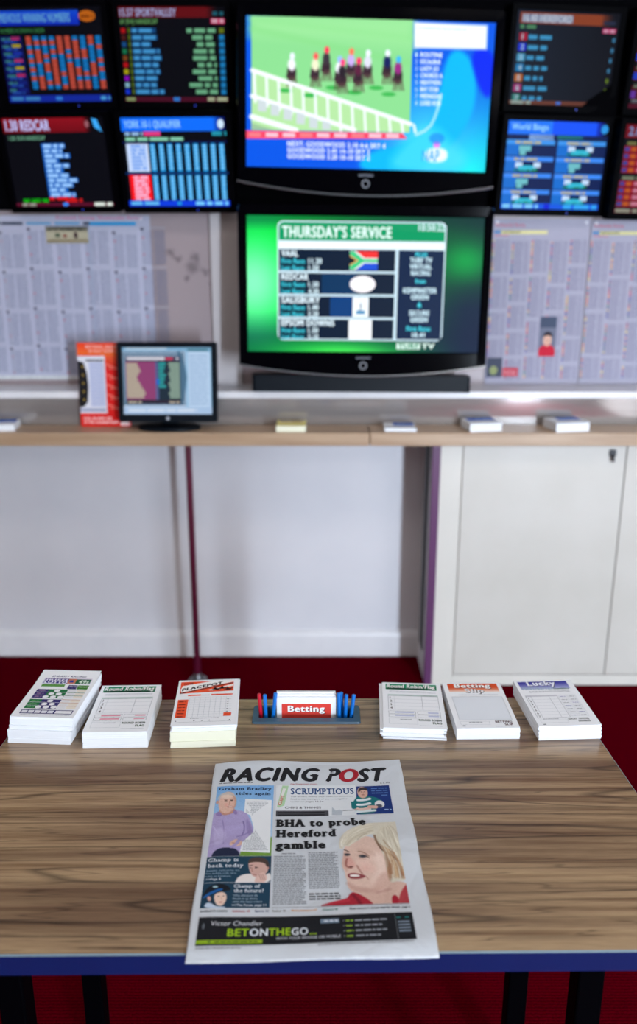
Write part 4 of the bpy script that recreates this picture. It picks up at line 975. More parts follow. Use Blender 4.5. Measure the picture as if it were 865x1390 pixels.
R_ = math.radians
mon = [((-.846, 2.859, 2.144), -3.1, 12.7, 0, 'black monitor showing a blue topped grid of red and blue numbers, top left', p_numbers, 'screen_dim'),
       ((-.462, 2.861, 2.145), -2.0, 8.7, .5, 'black monitor headed SPORTVALLEY with blue and green name columns', p_sportvalley, 'screen_dim'),
       ((-.848, 2.826, 1.818), -5.9, 11.9, 0, 'black monitor headed 1.30 REDCAR with one blue list', p_redcar, 'screen'),
       ((-.461, 2.805, 1.816), -3.4, 12.0, .1, 'black monitor with nine blue columns and a red block', p_qualifier, 'screen'),
       ((.793, 2.880, 2.137), 4.9, 7.3, .8, 'black monitor with an orange header bar, right of the upper television', p_orange, 'screen_dim'),
       ((.777, 2.849, 1.81), 5.4, 6.4, .7, 'black monitor filled with blue and white tables, right of the televisions', p_bet, 'screen'),
       ((1.180, 2.872, 2.122), 6.0, 7.5, .9, 'cropped monitor with dark red rows at the top right of the photo', p_red_top, 'screen_dim'),
       ((1.150, 2.835, 1.795), 6.0, 6.5, .8, 'cropped monitor with bright red rows at the right edge, lower one', p_red_low, 'screen_dim')]
for (pos, yaw, tilt, roll, lab, fn, mm) in mon: monitor(pos, R_(yaw), R_(tilt), R_(roll), lab, fn, mm)
bk = MB().box(-1.7, 1.9, 2.905, 2.929, 1.675, 2.60, .003).build('backboard', M['black'])
tag(bk, 'black board on the wall behind all the monitors', 'board')

# ------------------------------------------------------------------ televisions
def television(pos, yaw, tilt, roll, label, paint, stand):
    t = empty('television', pos, label=label, cat='television', group='large televisions', rot=(Matrix.Rotation(yaw, 3, 'Z') @ Matrix.Rotation(tilt, 3, 'X') @ Matrix.Rotation(roll, 3, 'Y')).to_euler())
    w, h = .765, .43; bx, bt = .030, .036; cz = -h / 2 - .042; n_ = 24
    arc = [(-w / 2 - bx + (w + 2 * bx) * i / n_, cz - .036 * (1 - (2 * i / n_ - 1) ** 2)) for i in range(n_ + 1)]
    out = arc + [(w / 2 + bx, h / 2 + bt - .012), (w / 2 + bx - .004, h / 2 + bt - .003), (w / 2 + bx - .014, h / 2 + bt), (-w / 2 - bx + .014, h / 2 + bt), (-w / 2 - bx + .004, h / 2 + bt - .003), (-w / 2 - bx, h / 2 + bt - .012)]
    k = len(out)
    # match the outer outline to the screen opening ring by ring
    def clampo(p, g=0): return (max(-w / 2 - g, min(w / 2 + g, p[0])), max(-h / 2 - g, min(h / 2 + g, p[1])))
    inn = [clampo(p) for p in out]
    def ring(P, y): return [(p[0], y, p[1]) for p in P]
    sc = [(p[0] * .992, p[1] * .99) for p in out]
    MB().rings([ring(out, .03), ring(out, .002), ring(sc, -.006), ring([clampo(p, .004) for p in out], -.004), ring(inn, .003)], cap=False).build('bezel', M['gloss_black'], t, smooth=True)
    MB().rings([ring(out, .0302), ring([(p[0] * .98, p[1] * .97) for p in out], .055), ring([(p[0] * .6, p[1] * .6 + .02) for p in out], .085)]).build('back_cover', M['black_plastic'], t, smooth=True)
    # chrome line under the curved chin
    MB().tube([(p[0], -.001, p[1] - .003) for p in arc], .0035, 8).build('chrome_trim', M['chrome'], t, smooth=True)['label'] = 'curved chrome line under the chin'
    rg = MB().tube([(.000 + .011 * math.cos(a), -.0075, -h / 2 - .045 + .011 * math.sin(a)) for a in [2 * PI * q / 24 for q in range(25)]], .0016, 8)
    rg.build('power_button', M['grey_text'], t, smooth=True)
    s = Sheet(100, 10, unit=.001); s.text('SAMSUNG', 26, 7, 5.5, (150, 156, 170), x1=74, bold=.03)
    s.build('logo', M['print'], t, loc=(0, -.0068, -h / 2 - .020), rot=FRONT)
    s = Sheet(160, 90, unit=w / 160, dz=.0002); paint(s); s.build('screen', M['screen_tv'], t, loc=(0, .001, 0), rot=FRONT)
    if stand:
        MB().tube([(0, .07, -.30), (0, .07, cz + .02)], .035, 24).build('stand_neck', M['charcoal'], t, smooth=True)
        MB().prism(rrect(-.372, .372, .03, .125, .012), -.353, -.298, 'z').build('stand_base', M['charcoal'], t)
    else:
        MB().box(-.12, .12, .085, .12, -.1, .1, .003).build('wall_bracket', M['black_plastic'], t)
    return t

def p_race(s):
    f = homog([(35, 58), (842, 82), (808, 556), (38, 545)], 160, 90)
    im = Img(0, 0, 160, 90, 320, 190, (0, 60, 235), f)
    def g(X, Y):
        d = np.clip(1 - np.hypot((X - 118) / 48, (Y - 74) / 52), 0, 1)
        e = np.clip((X - 70) / 60, 0, 1)
        d2 = np.clip(1 - np.hypot((X - 150) / 60, (Y - 90) / 60), 0, 1); r = 0 + 70 * d; gg = 84 + 120 * np.maximum(d, d2) + 30 * e * (Y / 90); b_ = 225 + 30 * d
        return np.stack([r, gg, b_], -1)
    im.grad(g)
    im.poly([(690, 170), (750, 170), (785, 260), (770, 380), (700, 480), (600, 560), (400, 560), (420, 500), (560, 470), (640, 400), (665, 300)], (0, 180, 255), soft=3)
    im.poly([(560, 450), (640, 400), (700, 460), (760, 510), (720, 560), (480, 560)], (70, 215, 255), soft=8, alpha=.8)
    im.poly([(755, 165), (845, 165), (830, 330), (790, 300)], (0, 40, 235), soft=3)
    im.line([(575, 445), (630, 420), (655, 370), (670, 300)], 1.5, (190, 230, 255), soft=1.5)
    # turf picture
    im.poly([(52, 60), (578, 64), (568, 432), (54, 425)], (136, 216, 142), smooth=0)
    im.poly([(52, 60), (578, 64), (578, 160), (52, 120)], (150, 224, 150), smooth=0, soft=10)
    im.line([(54, 100), (560, 210)], 3, (130, 214, 130), soft=4, alpha=.6); im.line([(54, 70), (570, 130)], 3, (140, 220, 140), soft=4, alpha=.6)
    im.poly([(54, 225), (570, 400), (565, 432), (54, 428)], (176, 224, 160), smooth=0)
    for x, y in ((165, 300), (245, 315), (320, 290), (390, 305), (500, 310), (460, 290)): im.ell((x, y), 5.5, 1.6, (60, 180, 80))
    horses = [(185, 215, (235, 240, 255), (240, 240, 250)), (262, 215, (250, 90, 90), (235, 235, 200)), (298, 195, (255, 60, 90), (60, 50, 60)), (340, 225, (150, 190, 255), (240, 240, 250)), (350, 235, (255, 70, 130), (40, 30, 40)),
              (378, 200, (250, 120, 90), (200, 170, 240)), (402, 230, (255, 40, 110), (90, 30, 60)), (432, 205, (235, 240, 255), (220, 220, 240)), (495, 205, (235, 240, 255), (20, 30, 90)), (530, 225, (60, 180, 240), (150, 40, 130))]
    for (x, y, hat, top) in horses:
        im.ell((x, y + 28), 3.6, 5.8, (52, 34, 44), soft=.4)
        for q in (-10, -3, 5, 12): im.line([(x + q, y + 40), (x + q * 1.4, y + 72)], .9, (90, 60, 60))
        im.ell((x, y + 2), 3.0, 4.6, top, soft=.4); im.ell((x + 2, y - 26), 2.0, 2.6, hat, soft=.4)
        im.line([(x - 8, y + 20), (x - 14, y + 40)], 1.6, (60, 40, 50))
    W2 = (242, 248, 255)
    im.line([(55, 235), (572, 405)], 2.4, W2, soft=.8); im.line([(55, 318), (390, 425)], 2.6, W2, soft=.8); im.line([(55, 385), (200, 428)], 3.2, W2, soft=.8)
    for i in range(14): 
        x = 62 + i * 40; y0 = 235 + (x - 55) * .329; im.line([(x, y0), (x + 4, min(y0 + 100, 430))], 1.5, W2, soft=.8)
    for i in range(9):
        x = 75 + i * 42; y0 = 320 + (x - 55) * .32
        if y0 < 405: im.poly([(x, y0 + 2), (x + 28, y0 + 10), (x + 28, min(y0 + 42, 425)), (x, min(y0 + 40, 425))], (200, 212, 216), smooth=0)
    im.poly([(54, 405), (130, 428), (54, 428)], (150, 190, 150), smooth=0)
    im.poly([(582, 80), (815, 90), (812, 166), (582, 162)], (250, 252, 255), smooth=0, soft=2)
    im.poly([(35, 430), (545, 434), (560, 452), (35, 456)], (252, 70, 100), smooth=0)
    im.ell((655, 470), 2.6, 2.8, (230, 130, 240)); im.ell((655, 450), 6, 4, (20, 120, 230), alpha=.6)
    im.poly([(620, 480), (690, 480), (688, 526), (612, 526)], (235, 248, 255), soft=2)
    s.pic(im); s.f = f; s.lay = 2
    s.text('NAP', 117, 84, 7, (60, 170, 230), x1=129, bold=.03)
    for i, (t_, xe) in enumerate((('NEXT: GOODWOOD 2.10 4-6 SKY 4', 490), ('GOODWOOD 2.45 14-10 SKY 2', 440), ('GOODWOOD 3.20 10-10 SKY 2', 440))): s.pt(t_, (172, 478 + i * 20), xe, 15, (225, 238, 255), bold=.04)
    for i in range(8): s.pt('%d' % (i + 1), (585, 190 + i * 22), 592, 13, (190, 230, 255)); s.pt(('ROUTINE', 'EXCALIBUR', 'LADY JO', 'CHORUS A', 'HEATHEN', 'BAY STAR', 'MIDNIGHT', 'LORD ROB')[i], (602, 190 + i * 22), 672 - (i % 3) * 6, 14, (225, 245, 255), bold=.04)
    s.pt('2.10 GOODWOOD RACECOURSE LIVE', (590, 104), 750, 10, (150, 205, 245), bold=.02); s.pt('SEVEN FURLONGS TURF', (590, 126), 700, 10, (205, 230, 250))
    for i in range(9): s.pr((45 + i * 56, 436), (45 + i * 56 + 40, 450), (255, 190, 205) if i % 3 else (255, 120, 130))

def p_service(s):
    # layout read in the coordinates of a square-on view of the screen
    f = homog([(58, 100), (808, 112), (792, 532), (66, 528)], 160, 90)
    im = Img(0, 0, 160, 90, 200, 120, (0, 110, 60), f)
    def g(X, Y):
        a = np.exp(-((X - 4) / 26) ** 2 - ((Y - 44) / 30) ** 2); c = np.exp(-((X - 18) / 70) ** 2 * .6); d = np.exp(-((Y - 92) / 9) ** 2) * np.exp(-((X - 66) / 45) ** 2)
        k = np.exp(-((X - 150) / 18) ** 2 - ((Y - 28) / 13) ** 2); e = np.clip((X - 110) / 40, 0, 1) * np.clip((Y - 40) / 20, 0, 1)
        low = .35 + .65 * np.clip(1 - (Y - 60) / 20, 0, 1) * np.clip(Y / 10, .3, 1)
        G = (40 + 165 * c * low + 90 * k) * (1 - .5 * e); R = 150 * a + 90 * d - 20; B = 46 + 140 * a + 40 * d + 10 * e + 20 * k; R = np.clip(R, 0, 255)
        return np.stack([R, np.clip(G + 80 * a + 150 * d, 0, 255), B], -1)
    im.grad(g)
    s.pic(im); s.lay = 3; s.f = homog([(35, 40), (835, 45), (820, 602), (35, 598)], 114, 79)   # panel
    Wt, Dk = (205, 232, 245), (8, 26, 48)
    ox, oy = 20.5, 3.2
    def R(x0, y0, x1, y1, c, **k): s.rect(ox + x0, oy + y0, ox + x1, oy + y1, c, **k)
    n_ = 6
    s.poly([(ox + a, oy + c) for a, c in rrect(0, 114, 0, 79, 4)], Wt); s.layer()
    s.poly([(ox + a, oy + c) for a, c in rrect(.9, 113.1, .9, 12.6, 3.4)], (10, 150, 96)); s.rect(ox + .9, oy + 6, ox + 113.1, oy + 12.6, (10, 150, 96)); 
    R(.9, 13.6, 113.1, 17.6, (240, 250, 252)); R(.9, 18.4, 80, 78, Dk)
    R(82, 18.4, 113.1, 78, (8, 32, 66)); s.layer()
    for i in range(3): R(.9, (32.4, 47.8, 63.2)[i], 80, (33.9, 49.3, 64.7)[i], Wt)
    R(30, 34.0, 54, 47.7, (6, 50, 90)); R(36, 49.4, 54, 63, (8, 60, 120)); s.layer()
    s.text("THURSDAY'S SERVICE", ox + 3, oy + 10.6, 7, (225, 250, 245), x1=ox + 77, bold=.045)
    s.text('10:50:22', ox + 95, oy + 5.6, 4.2, (215, 240, 250), x1=ox + 113, bold=.03)
    for i, (nm, a, c_) in enumerate((('VAAL', '11.20', '1.50'), ('REDCAR', '1.30', '4.30'), ('SALISBURY', '1.40', '5.20'), ('EPSOM DOWNS', '1.50', '5.10'))):
        y = 18.4 + i * 15.4
        s.text(nm, ox + 2.6, oy + y + 4.6, 3.9, (225, 245, 255), x1=ox + (14, 21, 29, 39)[i], bold=.05)
        s.text('First Race:', ox + 2.6, oy + y + 9.2, 3.1, (60, 205, 225), x1=ox + 19, bold=.035); s.text('Last Race:', ox + 2.6, oy + y + 13.7, 3.1, (60, 205, 225), x1=ox + 18.4, bold=.035)
        s.text(a, ox + 21, oy + y + 9.2, 3.3, (215, 240, 250), x1=ox + 30 - (i > 0) * 2, bold=.04); s.text(c_, ox + 21, oy + y + 13.7, 3.3, (215, 240, 250), x1=ox + 28, bold=.04)
    # flag
    X0, Y0, X1, Y1 = ox + 49, oy + 19.2, ox + 68, oy + 31.6; h_ = Y1 - Y0
    s.rect(X0, Y0, X1, Y0 + h_ * .36, (235, 50, 50)); s.rect(X0, Y1 - h_ * .36, X1, Y1, (30, 80, 210)); s.rect(X0, Y0 + h_ * .36, X1, Y1 - h_ * .36, (235, 240, 240)); s.layer()
    s.poly([(X0, Y0), (X0 + 4, Y0), (X0 + 10, Y0 + h_ * .36), (X1, Y0 + h_ * .36), (X1, Y0 + h_ * .64), (X0 + 10, Y1 - h_ * .36), (X0 + 4, Y1), (X0, Y1)], (235, 240, 240)); s.layer()
    s.rect(X0 + 8, Y0 + h_ * .42, X1, Y1 - h_ * .42, (60, 200, 130)); s.poly([(X0, Y0 + .6), (X0 + 2.4, Y0), (X0 + 10.5, Y0 + h_ * .5), (X0 + 2.4, Y1), (X0, Y1 - .6)], (60, 200, 130)); s.layer()
    s.poly([(X0, Y0 + 2.6), (X0 + 6, Y0 + h_ / 2), (X0, Y1 - 2.6)], (225, 170, 100)); s.layer(); s.poly([(X0, Y0 + 3.6), (X0 + 4.4, Y0 + h_ / 2), (X0, Y1 - 3.6)], (10, 30, 30))
    s.ell(ox + 58, oy + 41, 8.8, 5.6, (250, 246, 252)); R(51.5, 49.6, 62.5, 63, (240, 250, 255)); R(49, 64.9, 65, 78, (248, 252, 255)); s.layer()
    s.text('J', ox + 56, oy + 57, 3.5, (30, 60, 110), bold=.03); s.words(ox + 54, ox + 60, oy + 61, 2.4, (40, 130, 180))
    cx_ = ox + 97.5
    for t_, y, h1, c_, w_ in (('PLUS', 22.6, 2.8, (70, 215, 235), 8), ('TURF TV', 26.4, 3.2, (210, 242, 255), 15), ('VIRTUAL', 30.6, 3.2, (210, 242, 255), 15), ('RACING', 34.8, 3.2, (210, 242, 255), 13), ('from', 40, 2.8, (70, 215, 235), 7), ('KEMPINSTER', 46.6, 3.4, (210, 242, 255), 23), ('GREEN', 50.8, 3.2, (210, 242, 255), 12), ('&', 56, 3, (70, 215, 235), 3), ('SECURE', 61.6, 3.2, (210, 242, 255), 14), ('GREEN', 66, 3.2, (210, 242, 255), 12), ('First Race:', 72, 3, (70, 215, 235), 17), ('10.41', 76.4, 3.2, (210, 242, 255), 9)):
        s.text(t_, cx_ - w_ / 2, oy + y, h1, c_, x1=cx_ + w_ / 2, bold=.045)
    s.rect(ox + 82.5, oy + 80.4, ox + 99, oy + 84.6, (215, 242, 232)); s.layer(); s.text('TURF', ox + 83.5, oy + 84, 3.2, (20, 130, 90), x1=ox + 98, bold=.04); s.text('TV', ox + 100, oy + 84.2, 3.6, (225, 250, 240), x1=ox + 109, bold=.04)

television((.157, 2.765, 2.008), R_(.9), R_(1.0), R_(1.3), 'upper wide television showing a horse race on green turf', p_race, False)
television((.151, 2.723, 1.432), R_(1.5), R_(-2.0), R_(.6), "lower wide television showing THURSDAY'S SERVICE on green", p_service, True)

# ------------------------------------------------------------------ small computer monitor on the counter
pc = empty('desktop_monitor', (-.505, 2.70, .960), label='small black computer monitor standing on the counter', cat='monitor')
hd = (0, .0, .162); rt = (R_(-7), 0, 0)
w, h = .296, .222
def RG(P, y): return [(p[0], y, p[1]) for p in P]
fo = rrect(-w / 2 - .018, w / 2 + .018, -h / 2 - .026, h / 2 + .018, .006, 4)
fi = [(max(-w / 2, min(w / 2, p[0])), max(-h / 2, min(h / 2, p[1]))) for p in fo]
MB().rings([RG(fo, .022), RG([(p[0] * .995, p[1] * .995) for p in fo], -.004), RG(fi, -.003), RG(fi, .003)], cap=False).build('bezel', M['charcoal'], pc, loc=hd, rot=rt, smooth=True)
MB().rings([RG(fo, .0222), RG([(p[0] * .9, p[1] * .88) for p in fo], .040), RG([(p[0] * .5, p[1] * .5) for p in fo], .050)]).build('back_cover', M['charcoal'], pc, loc=hd, rot=rt, smooth=True)
MB().box(-.028, .028, .030, .050, .008, .13, .004).build('stand_neck', M['charcoal'], pc)
MB().prism([(p[0] * 1.0, p[1]) for p in [(.105 * math.cos(a), .060 * math.sin(a)) for a in [2 * PI * q / 40 for q in range(40)]]], 0.0, .010).build('stand_base', M['charcoal'], pc, smooth=True)
s = Sheet(120, 90, unit=w / 120, dz=.00015); s.rect(0, 0, 120, 90, (150, 196, 232)); s.layer()
s.rect(0, 0, 120, 5, (130, 180, 215)); s.rect(4, 1, 60, 2.6, (230, 240, 250)); s.rect(0, 5, 85, 90, (200, 220, 245)); s.rect(0, 5, 84, 78, (82, 118, 146)); s.layer()
s.poly([(78, 5), (84, 20), (86.5, 40), (84, 62), (79, 78), (74, 78), (74, 5)], (82, 118, 146)); s.rect(88, 6, 118, 80, (196, 222, 250)); s.layer()
for i in range(15): s.words(90, 115, 12 + i * 4.6, 1.6, (150, 180, 220), wl=12)
s.rect(88, 2, 116, 4.6, (50, 110, 120)); s.rect(4, 13, 78, 76, (36, 52, 66)); s.rect(4, 12, 78, 18, (92, 84, 112)); s.layer(); s.rect(6, 12.6, 57, 17, (214, 214, 226)); s.rect(58, 13, 68, 17, (196, 60, 90)); s.ell(74, 15, 1.6, 1.6, (230, 235, 250))
s.rect(4, 19, 44, 70, (150, 70, 120)); s.rect(44, 19, 48, 70, (90, 100, 150)); s.layer()
for i in range(11):
    s.rect(5, 21 + i * 4.3, (20, 22, 24, 21, 19, 20, 23, 25, 28, 30, 28)[i], 24.8 + i * 4.3, (188, 178, 158))
    s.rect(62 + (i % 3), 20.5 + i * 4.4, 77, 24 + i * 4.4, (150, 176, 160))
for i in range(7): s.rect(48.5, 20.5 + i * 5, 58 - (i % 3) * 1.5, 24 + i * 5, (50, 168, 170))
s.rect(4, 71, 78, 76, (52, 42, 58)); s.layer(); s.words(6, 26, 75, 2.6, (190, 180, 160)); s.words(62, 76, 75, 2.6, (190, 180, 160)); s.rect(45, 42, 49, 50, (40, 110, 210))
s.rect(0, 80, 120, 90, (178, 206, 240)); s.layer(); s.words(6, 100, 86, 3, (226, 238, 252), wl=18)
M['screen_pc'] = emis('lit_computer_screen', .62)
s.build('screen', M['screen_pc'], pc, loc=(0, .162 * 0 + .002, .162), rot=(PI / 2 - R_(7), 0, 0))
MB().tube([(0, -.0055, -h / 2 - .013), (0, -.003, -h / 2 - .013)], .006, 16).build('logo', M['grey_text'], pc, loc=hd, rot=rt)

# red promotional display card behind the monitor
rc = empty('display_card', (-.733, 2.738, .960), rz=0, label='red and white display card leaning behind the small computer monitor', cat='card')
rc.rotation_euler = (R_(-3.5), 0, R_(0))
cardP = [(-.082, 0), (.088, 0), (.088, .018), (.076, .022), (.076, .284), (-.082, .284)]
MB().prism(cardP, 0, .003, 'y').build('card', M['card_red'], rc)
MB().prism([(.003, 0), (.020, 0), (.003, .2)], -.02, .02, 'x').build('easel_back', M['paper'], rc)
s = Sheet(158, 284, dz=.00008); s.rect(0, 0, 158, 284, (226, 22, 18)); s.layer()
s.rect(0, 0, 158, 40, (236, 60, 30), col2=(240, 110, 40)); s.rect(80, 40, 158, 90, (238, 100, 50), col2=(224, 26, 20)); s.layer(); s.text('BETTING, RACING', 30, 18, 9, (246, 190, 180), x1=150, bold=.04); s.text('IN PLAY NOW LIVE', 40, 32, 9, (246, 190, 180), x1=150, bold=.03)
s.rect(0, 44, 92, 238, (222, 222, 232)); s.layer(); s.poly([(0, 60), (20, 66), (30, 100), (33, 145), (28, 200), (14, 216), (0, 218)], (18, 16, 22))
for i in range(15): s.rect(38, 66 + i * 10, 88, 73 + i * 10, (168, 178, 214))
s.rect(28, 56, 88, 62, (50, 50, 66)); s.rect(0, 222, 88, 232, (150, 156, 186)); s.layer()
for i in range(5): s.poly([(96, 70 + i * 34), (150, 92 + i * 34), (150, 94 + i * 34), (96, 74 + i * 34)], (250, 150, 130)); s.words(104, 150, 88 + i * 34, 2.4, (246, 150, 130)); s.ell(16, 80 + i * 28, 3, 4, (170, 140, 50))
for i in range(2): s.text(('CALL IN AND ASK', 'AT THE COUNTER NOW')[i], 10, 260 + i * 14, 8.6, (250, 225, 222), x1=(108, 128)[i], bold=.04)
s.build('printed_front', M['print'], rc, loc=(-.003, -.0004, .142), rot=FRONT)
s = Sheet(12, 18, dz=.0001); s.rect(0, 0, 12, 18, (226, 22, 18)); s.layer(); s.rect(-22, 3, 8, 14, (246, 220, 220)); s.build('badge', M['print'], rc, loc=(.0818, -.0006, .009), rot=FRONT)

# ------------------------------------------------------------------ slip pads on the counter
def pad(x, y, rot, w, d, h, label, kind):
    t = empty('slip_pad', (x, y, .960), R_(rot), label, 'stack of slips', 'small slip stacks on the counter')
    mb, (ox, oy) = block(w, d, h, 6, .0022); mb.build('sheets', M['yellow_paper' if kind == 'y' else 'paper'], t)
    s = Sheet(w * 1000, d * 1000, dz=.00008); W_, H_ = w * 1000, d * 1000
    s.rect(0, 0, W_, H_, (250, 236, 150) if kind == 'y' else (238, 241, 247)); s.layer()
    if kind == 'y': s.rect(W_ * .08, 6, W_ * .9, 26, (236, 214, 200)); s.rect(W_ * .5, 8, W_ * .8, 24, (200, 90, 80)); s.rect(W_ * .1, 10, W_ * .4, 20, (110, 150, 210))
    else: s.rect(W_ * (.3 if kind == 'b' else .1), 3, W_ * .96, 48, (10, 90, 200)); s.layer(); s.words(W_ * .4, W_ * .85, 30, 8, (150, 190, 236)); s.para(W_ * .1, W_ * .9, 54, H_ - 8, 9, 2, (190, 200, 216))
    s.build('top_slip', M['print'], t, loc=(ox, oy, h + .0002)); return t
pad(-.092, 2.695, 0, .098, .100, .020, 'small stack of yellow slips on the counter beneath the lower television', 'y')
pad(.275, 2.697, -2, .105, .095, .012, 'thin stack of white and blue slips on the counter, right of the seam', 'b')
pad(.551, 2.700, 8, .110, .100, .028, 'middle one of three white slip stacks on the counter right of the seam', 'w')
pad(.838, 2.698, 10, .118, .100, .030, 'rightmost stack of white and blue slips on the counter', 'b')
pad(-1.085, 2.700, 8, .125, .095, .022, 'white slip stack at the left end of the counter', 'w')

# ------------------------------------------------------------------ pinned-up newspaper pages
def page_left(s):
    s.rect(0, 0, 1020, 550, (178, 181, 202)); s.layer(); n0 = s.lay
    s.text('Probably Racing, Wednesday Racing', 700, 12, 9, (206, 90, 130), x1=995, bold=.02)
    for b_ in range(0, 1020, 98):
        i = b_ // 98
        if b_ < 800: s.rect(b_ + 6, 22, b_ + 92, 32, (60, 70, 90) if i % 3 == 2 else (110, 160, 200))
        for (ya, yb) in ((40, 165), (172, 300), (308, 430), (438, 540)):
            o_ = (i % 2) * 12
            for c in range(2): s.para(b_ + 8 + c * 44, b_ + 46 + c * 44, ya + o_ + 8, min(yb + o_, 545), 6, 2.4, (118, 124, 152), wl=16)
            s.rect(b_ + 6, ya + o_, b_ + 92, ya + o_ + 3, (170, 172, 190)); s.ell(b_ + 12, ya + o_ + 5, 6, 5, (60, 56, 80)); s.ell(b_ + 14, ya + o_ + 34, 2.4, 4, (200, 80, 90)); s.ell(b_ + 14, ya + o_ + 90, 2.4, 4, (200, 90, 100))
    s.layer(); s.rect(660, 36, 805, 92, (176, 170, 146)); s.rect(660, 36, 805, 52, (60, 70, 70)); s.rect(660, 78, 805, 92, (204, 190, 156)); s.layer(); s.ell(700, 66, 10, 8, (90, 100, 80)); s.ell(762, 66, 7, 12, (70, 50, 50)); s.ell(725, 68, 7, 6, (130, 60, 50))
    s.rect(812, 22, 972, 34, (40, 150, 210)); s.rect(506, 0, 509, 550, (178, 180, 196)); s.rect(806, 36, 809, 550, (150, 165, 190))
    s.rect(300, 300, 420, 308, (90, 150, 190))
def page_right(s, second=False):
    W_, H_ = s.W, s.H
    s.rect(0, 0, W_, H_, (172, 170, 188)); s.layer()
    s.text('Wednesday Racing', 8, 24, 9, (206, 90, 110), x1=110, bold=.02)
    s.rect(6, 38, 30, 48, (90, 140, 190)); s.rect(30, 38, 190, 50, (226, 220, 160)); s.layer(); s.text('NOTTINGHAM' if not second else 'EPSOM', 36, 47, 7, (80, 80, 60), x1=96, bold=.03); s.words(10, 60, 56, 3, (210, 90, 110))
    cc = [(200, 60, 70), (60, 60, 150), (220, 190, 60), (60, 120, 100), (150, 50, 90), (225, 130, 50), (40, 60, 140)]
    nc = max(3, int(W_ / 66)); cw_ = W_ / nc
    for c in range(nc):
        x = c * cw_ + 4; y = 64 + (c % 2) * 6
        while y < H_ - 20:
            hb = random.choice((90, 120, 150)); hb = min(hb, H_ - 14 - y)
            s.rect(x, y, x + cw_ - 8, y + 1.2, (160, 158, 176)); s.para(x + 8, x + cw_ * .55, y + 3, y + hb - 4, 5.2, 2.2, (120, 120, 146), wl=12); s.para(x + cw_ * .6, x + cw_ - 9, y + 3, y + hb - 4, 5.2, 2.2, (128, 128, 152), wl=8)
            yy = y + 6
            while yy < y + hb - 10: s.rect(x, yy, x + 4.5, yy + 5.6, random.choice(cc)); yy += 6.4
            y += hb + 4
    s.layer()
    if not second:
        s.rect(4, H_ - 96, 60, H_ - 26, (74, 80, 98)); s.rect(62, H_ - 60, 118, H_ - 28, (190, 60, 76)); s.layer(); s.ell(30, H_ - 50, 14, 16, (150, 160, 110)); s.words(66, 114, H_ - 46, 4, (230, 170, 180)); s.words(66, 114, H_ - 36, 4, (230, 170, 180))
        im = Img(186, 330, 246, 470, 60, 110, (112, 116, 136)); im.poly([(186, 330), (246, 330), (246, 368), (186, 368)], (74, 84, 106), smooth=0)
        im.poly([(178, 474), (186, 440), (216, 422), (244, 438), (252, 474)], (200, 36, 60)); im.ell((216, 412), 17, 24, (222, 176, 156), soft=.2); im.poly([(200, 404), (202, 388), (216, 380), (232, 388), (234, 404), (226, 396), (208, 396)], (36, 32, 40))
        im.ell((211, 410), 2, 1.4, (40, 30, 30)); im.ell((222, 410), 2, 1.4, (40, 30, 30)); im.ell((217, 422), 4, 1.5, (170, 70, 70)); s.pic(im)
def pinned(x0, x1, z0, z1, fn, label, **k):
    W_, H_ = (x1 - x0) * 1000, (z1 - z0) * 1000
    bend = lambda X, Y: .0045 + .0030 * np.sin(X / 85) ** 2 + 0 * Y
    t = empty('newspaper_page', ((x0 + x1) / 2, 2.929, z0), label=label, cat='newspaper page', group='newspaper pages pinned on the wall')
    s = Sheet(W_, H_, bend=bend, dz=.0001); fn(s, **k)
    s.build('printed_side', M['news_print'], t, loc=(0, -.0007, H_ / 2000), rot=FRONT)
    # backing sheet closes the page so it has thickness
    bm = bmesh.new(); nx = 40; A = []; B = []
    for i in range(nx + 1):
        X = W_ * i / nx
        for (yy, Ls, dd) in ((0, A, 0), (H_, A, 0)):
            d = float(bend(X, yy)); Ls.append(bm.verts.new(((X - W_ / 2) * .001, -d + .0002, (H_ - yy) * .001))); B.append(bm.verts.new(((X - W_ / 2) * .001, -d + .0012, (H_ - yy) * .001)))
    for i in range(nx):
        a = 2 * i
        bm.faces.new((A[a], A[a + 2], A[a + 3], A[a + 1])); bm.faces.new((B[a], B[a + 1], B[a + 3], B[a + 2]))
        bm.faces.new((A[a], B[a], B[a + 2], A[a + 2])); bm.faces.new((A[a + 1], A[a + 3], B[a + 3], B[a + 1]))
    bm.faces.new((A[0], A[1], B[1], B[0])); bm.faces.new((A[-2], B[-2], B[-1], A[-1]))
    mb = MB(); mb.bm.free(); mb.bm = bm; mb.build('backing_sheet', M['newsprint'], t)
    for px in (x0 + .015, x1 - .015):
        c = (x0 + x1) / 2
        MB().tube([(px - c, -.0105, z1 - z0 - .012), (px - c, -.0085, z1 - z0 - .012), (px - c, -.0045, z1 - z0 - .012)], [.004, .0045, .0015], 12).build('pin', M['white_gloss'], t, smooth=True)
pinned(-1.60, -.595, 1.095, 1.660, page_left, 'wide pinned newspaper spread of grey race tables, left of the televisions')
pinned(.600, .936, 1.078, 1.648, page_right, 'pinned race page with a picture of someone in red, right of the lower television')
pinned(.940, 1.46, 1.078, 1.645, page_right, 'pinned race page cropped by the right edge of the photo', second=True)

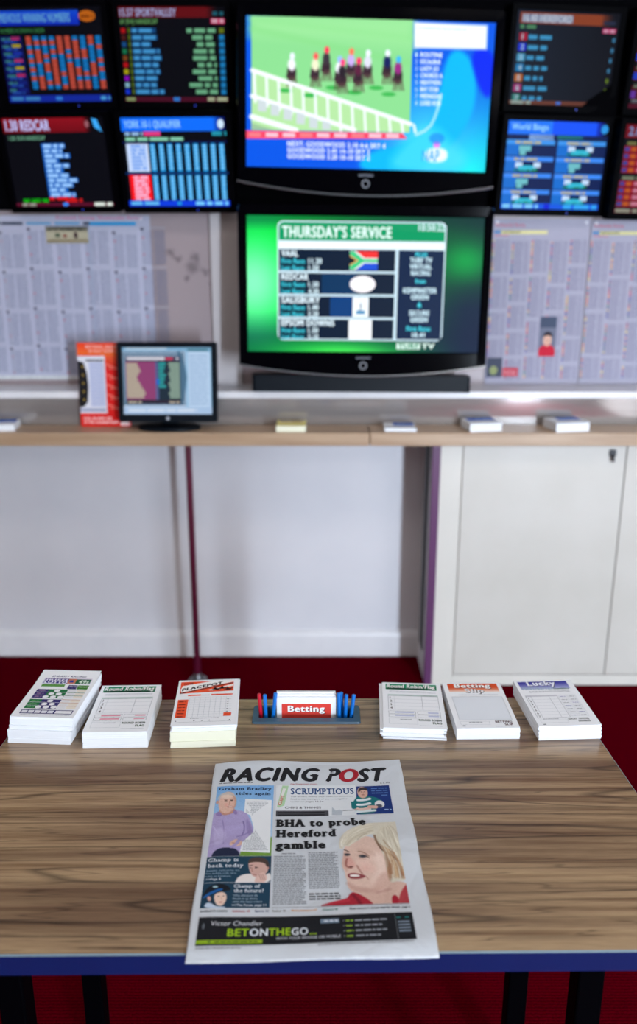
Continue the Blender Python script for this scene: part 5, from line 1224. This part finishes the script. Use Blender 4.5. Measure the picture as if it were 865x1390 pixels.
# ------------------------------------------------------------------ light
def area(name, loc, rot, sx, sy, power, col):
    l = bpy.data.lights.new(name, 'AREA'); l.shape = 'RECTANGLE'; l.size = sx; l.size_y = sy; l.energy = power; l.color = col
    o = bpy.data.objects.new(name, l); COL.objects.link(o); o.location = loc; o.rotation_euler = rot; return o
area('daylight_window', (2.2, -3.235, 1.15), (R_(90), 0, R_(0)), .36, 2.1, 240, (.74, .86, 1.0))
for i, (lx, ly) in enumerate(((-1.1, 1.15), (1.1, 1.15), (-1.1, -1.7), (1.1, -1.7))):  # out-of-view panels added as warm fill, also to lift shade under the counter
    t = empty('ceiling_fill_light', (lx, ly, 2.75), label='unseen square ceiling panel added for warm fill light', cat='ceiling light', group='added ceiling fill lights')
    MB().rings([[(p[0] * k, p[1] * k, z) for p in ((-.3, -.3), (.3, -.3), (.3, .3), (-.3, .3))] for (k, z) in ((1, -.001), (1, -.02), (.93, -.02), (.93, -.005))], cap=False).build('frame', M['white_gloss'], t)
    dm = mat('fill_diffuser', (240, 240, 235), .5); _, _, b = nodes(dm); b.inputs['Emission Color'].default_value = (1, .90, .82, 1); b.inputs['Emission Strength'].default_value = 6.5
    MB().box(-.278, .278, -.278, .278, -.012, -.006).build('diffuser', dm, t)
w = bpy.data.worlds.new('World'); SC.world = w; w.use_nodes = True
w.node_tree.nodes['Background'].inputs[0].default_value = (.55, .68, .9, 1); w.node_tree.nodes['Background'].inputs[1].default_value = 1.0

# ------------------------------------------------------------------ camera
cd = bpy.data.cameras.new('Camera'); cam = bpy.data.objects.new('Camera', cd); COL.objects.link(cam)
cam.location = (0, 0, 1.52); cam.rotation_euler = (R_(90 - 15.2), 0, 0)
cd.sensor_fit = 'VERTICAL'; cd.sensor_height = 36 * 1390 / 1298; cd.sensor_width = 24
cd.lens = 1102 / 1298 * 36; cd.shift_y = -46 / 1390; cd.clip_start = .05
cd.dof.use_dof = True; cd.dof.focus_distance = 1.27; cd.dof.aperture_fstop = 2.6
SC.camera = cam
SC.view_settings.view_transform = 'Standard'; SC.view_settings.look = 'None'; SC.view_settings.gamma = 1; SC.view_settings.use_curve_mapping = False
SC.view_settings.exposure = 0.48
SC.render.engine = 'CYCLES'; SC.cycles.use_denoising = True; SC.cycles.max_bounces = 8; SC.cycles.sample_clamp_indirect = 4
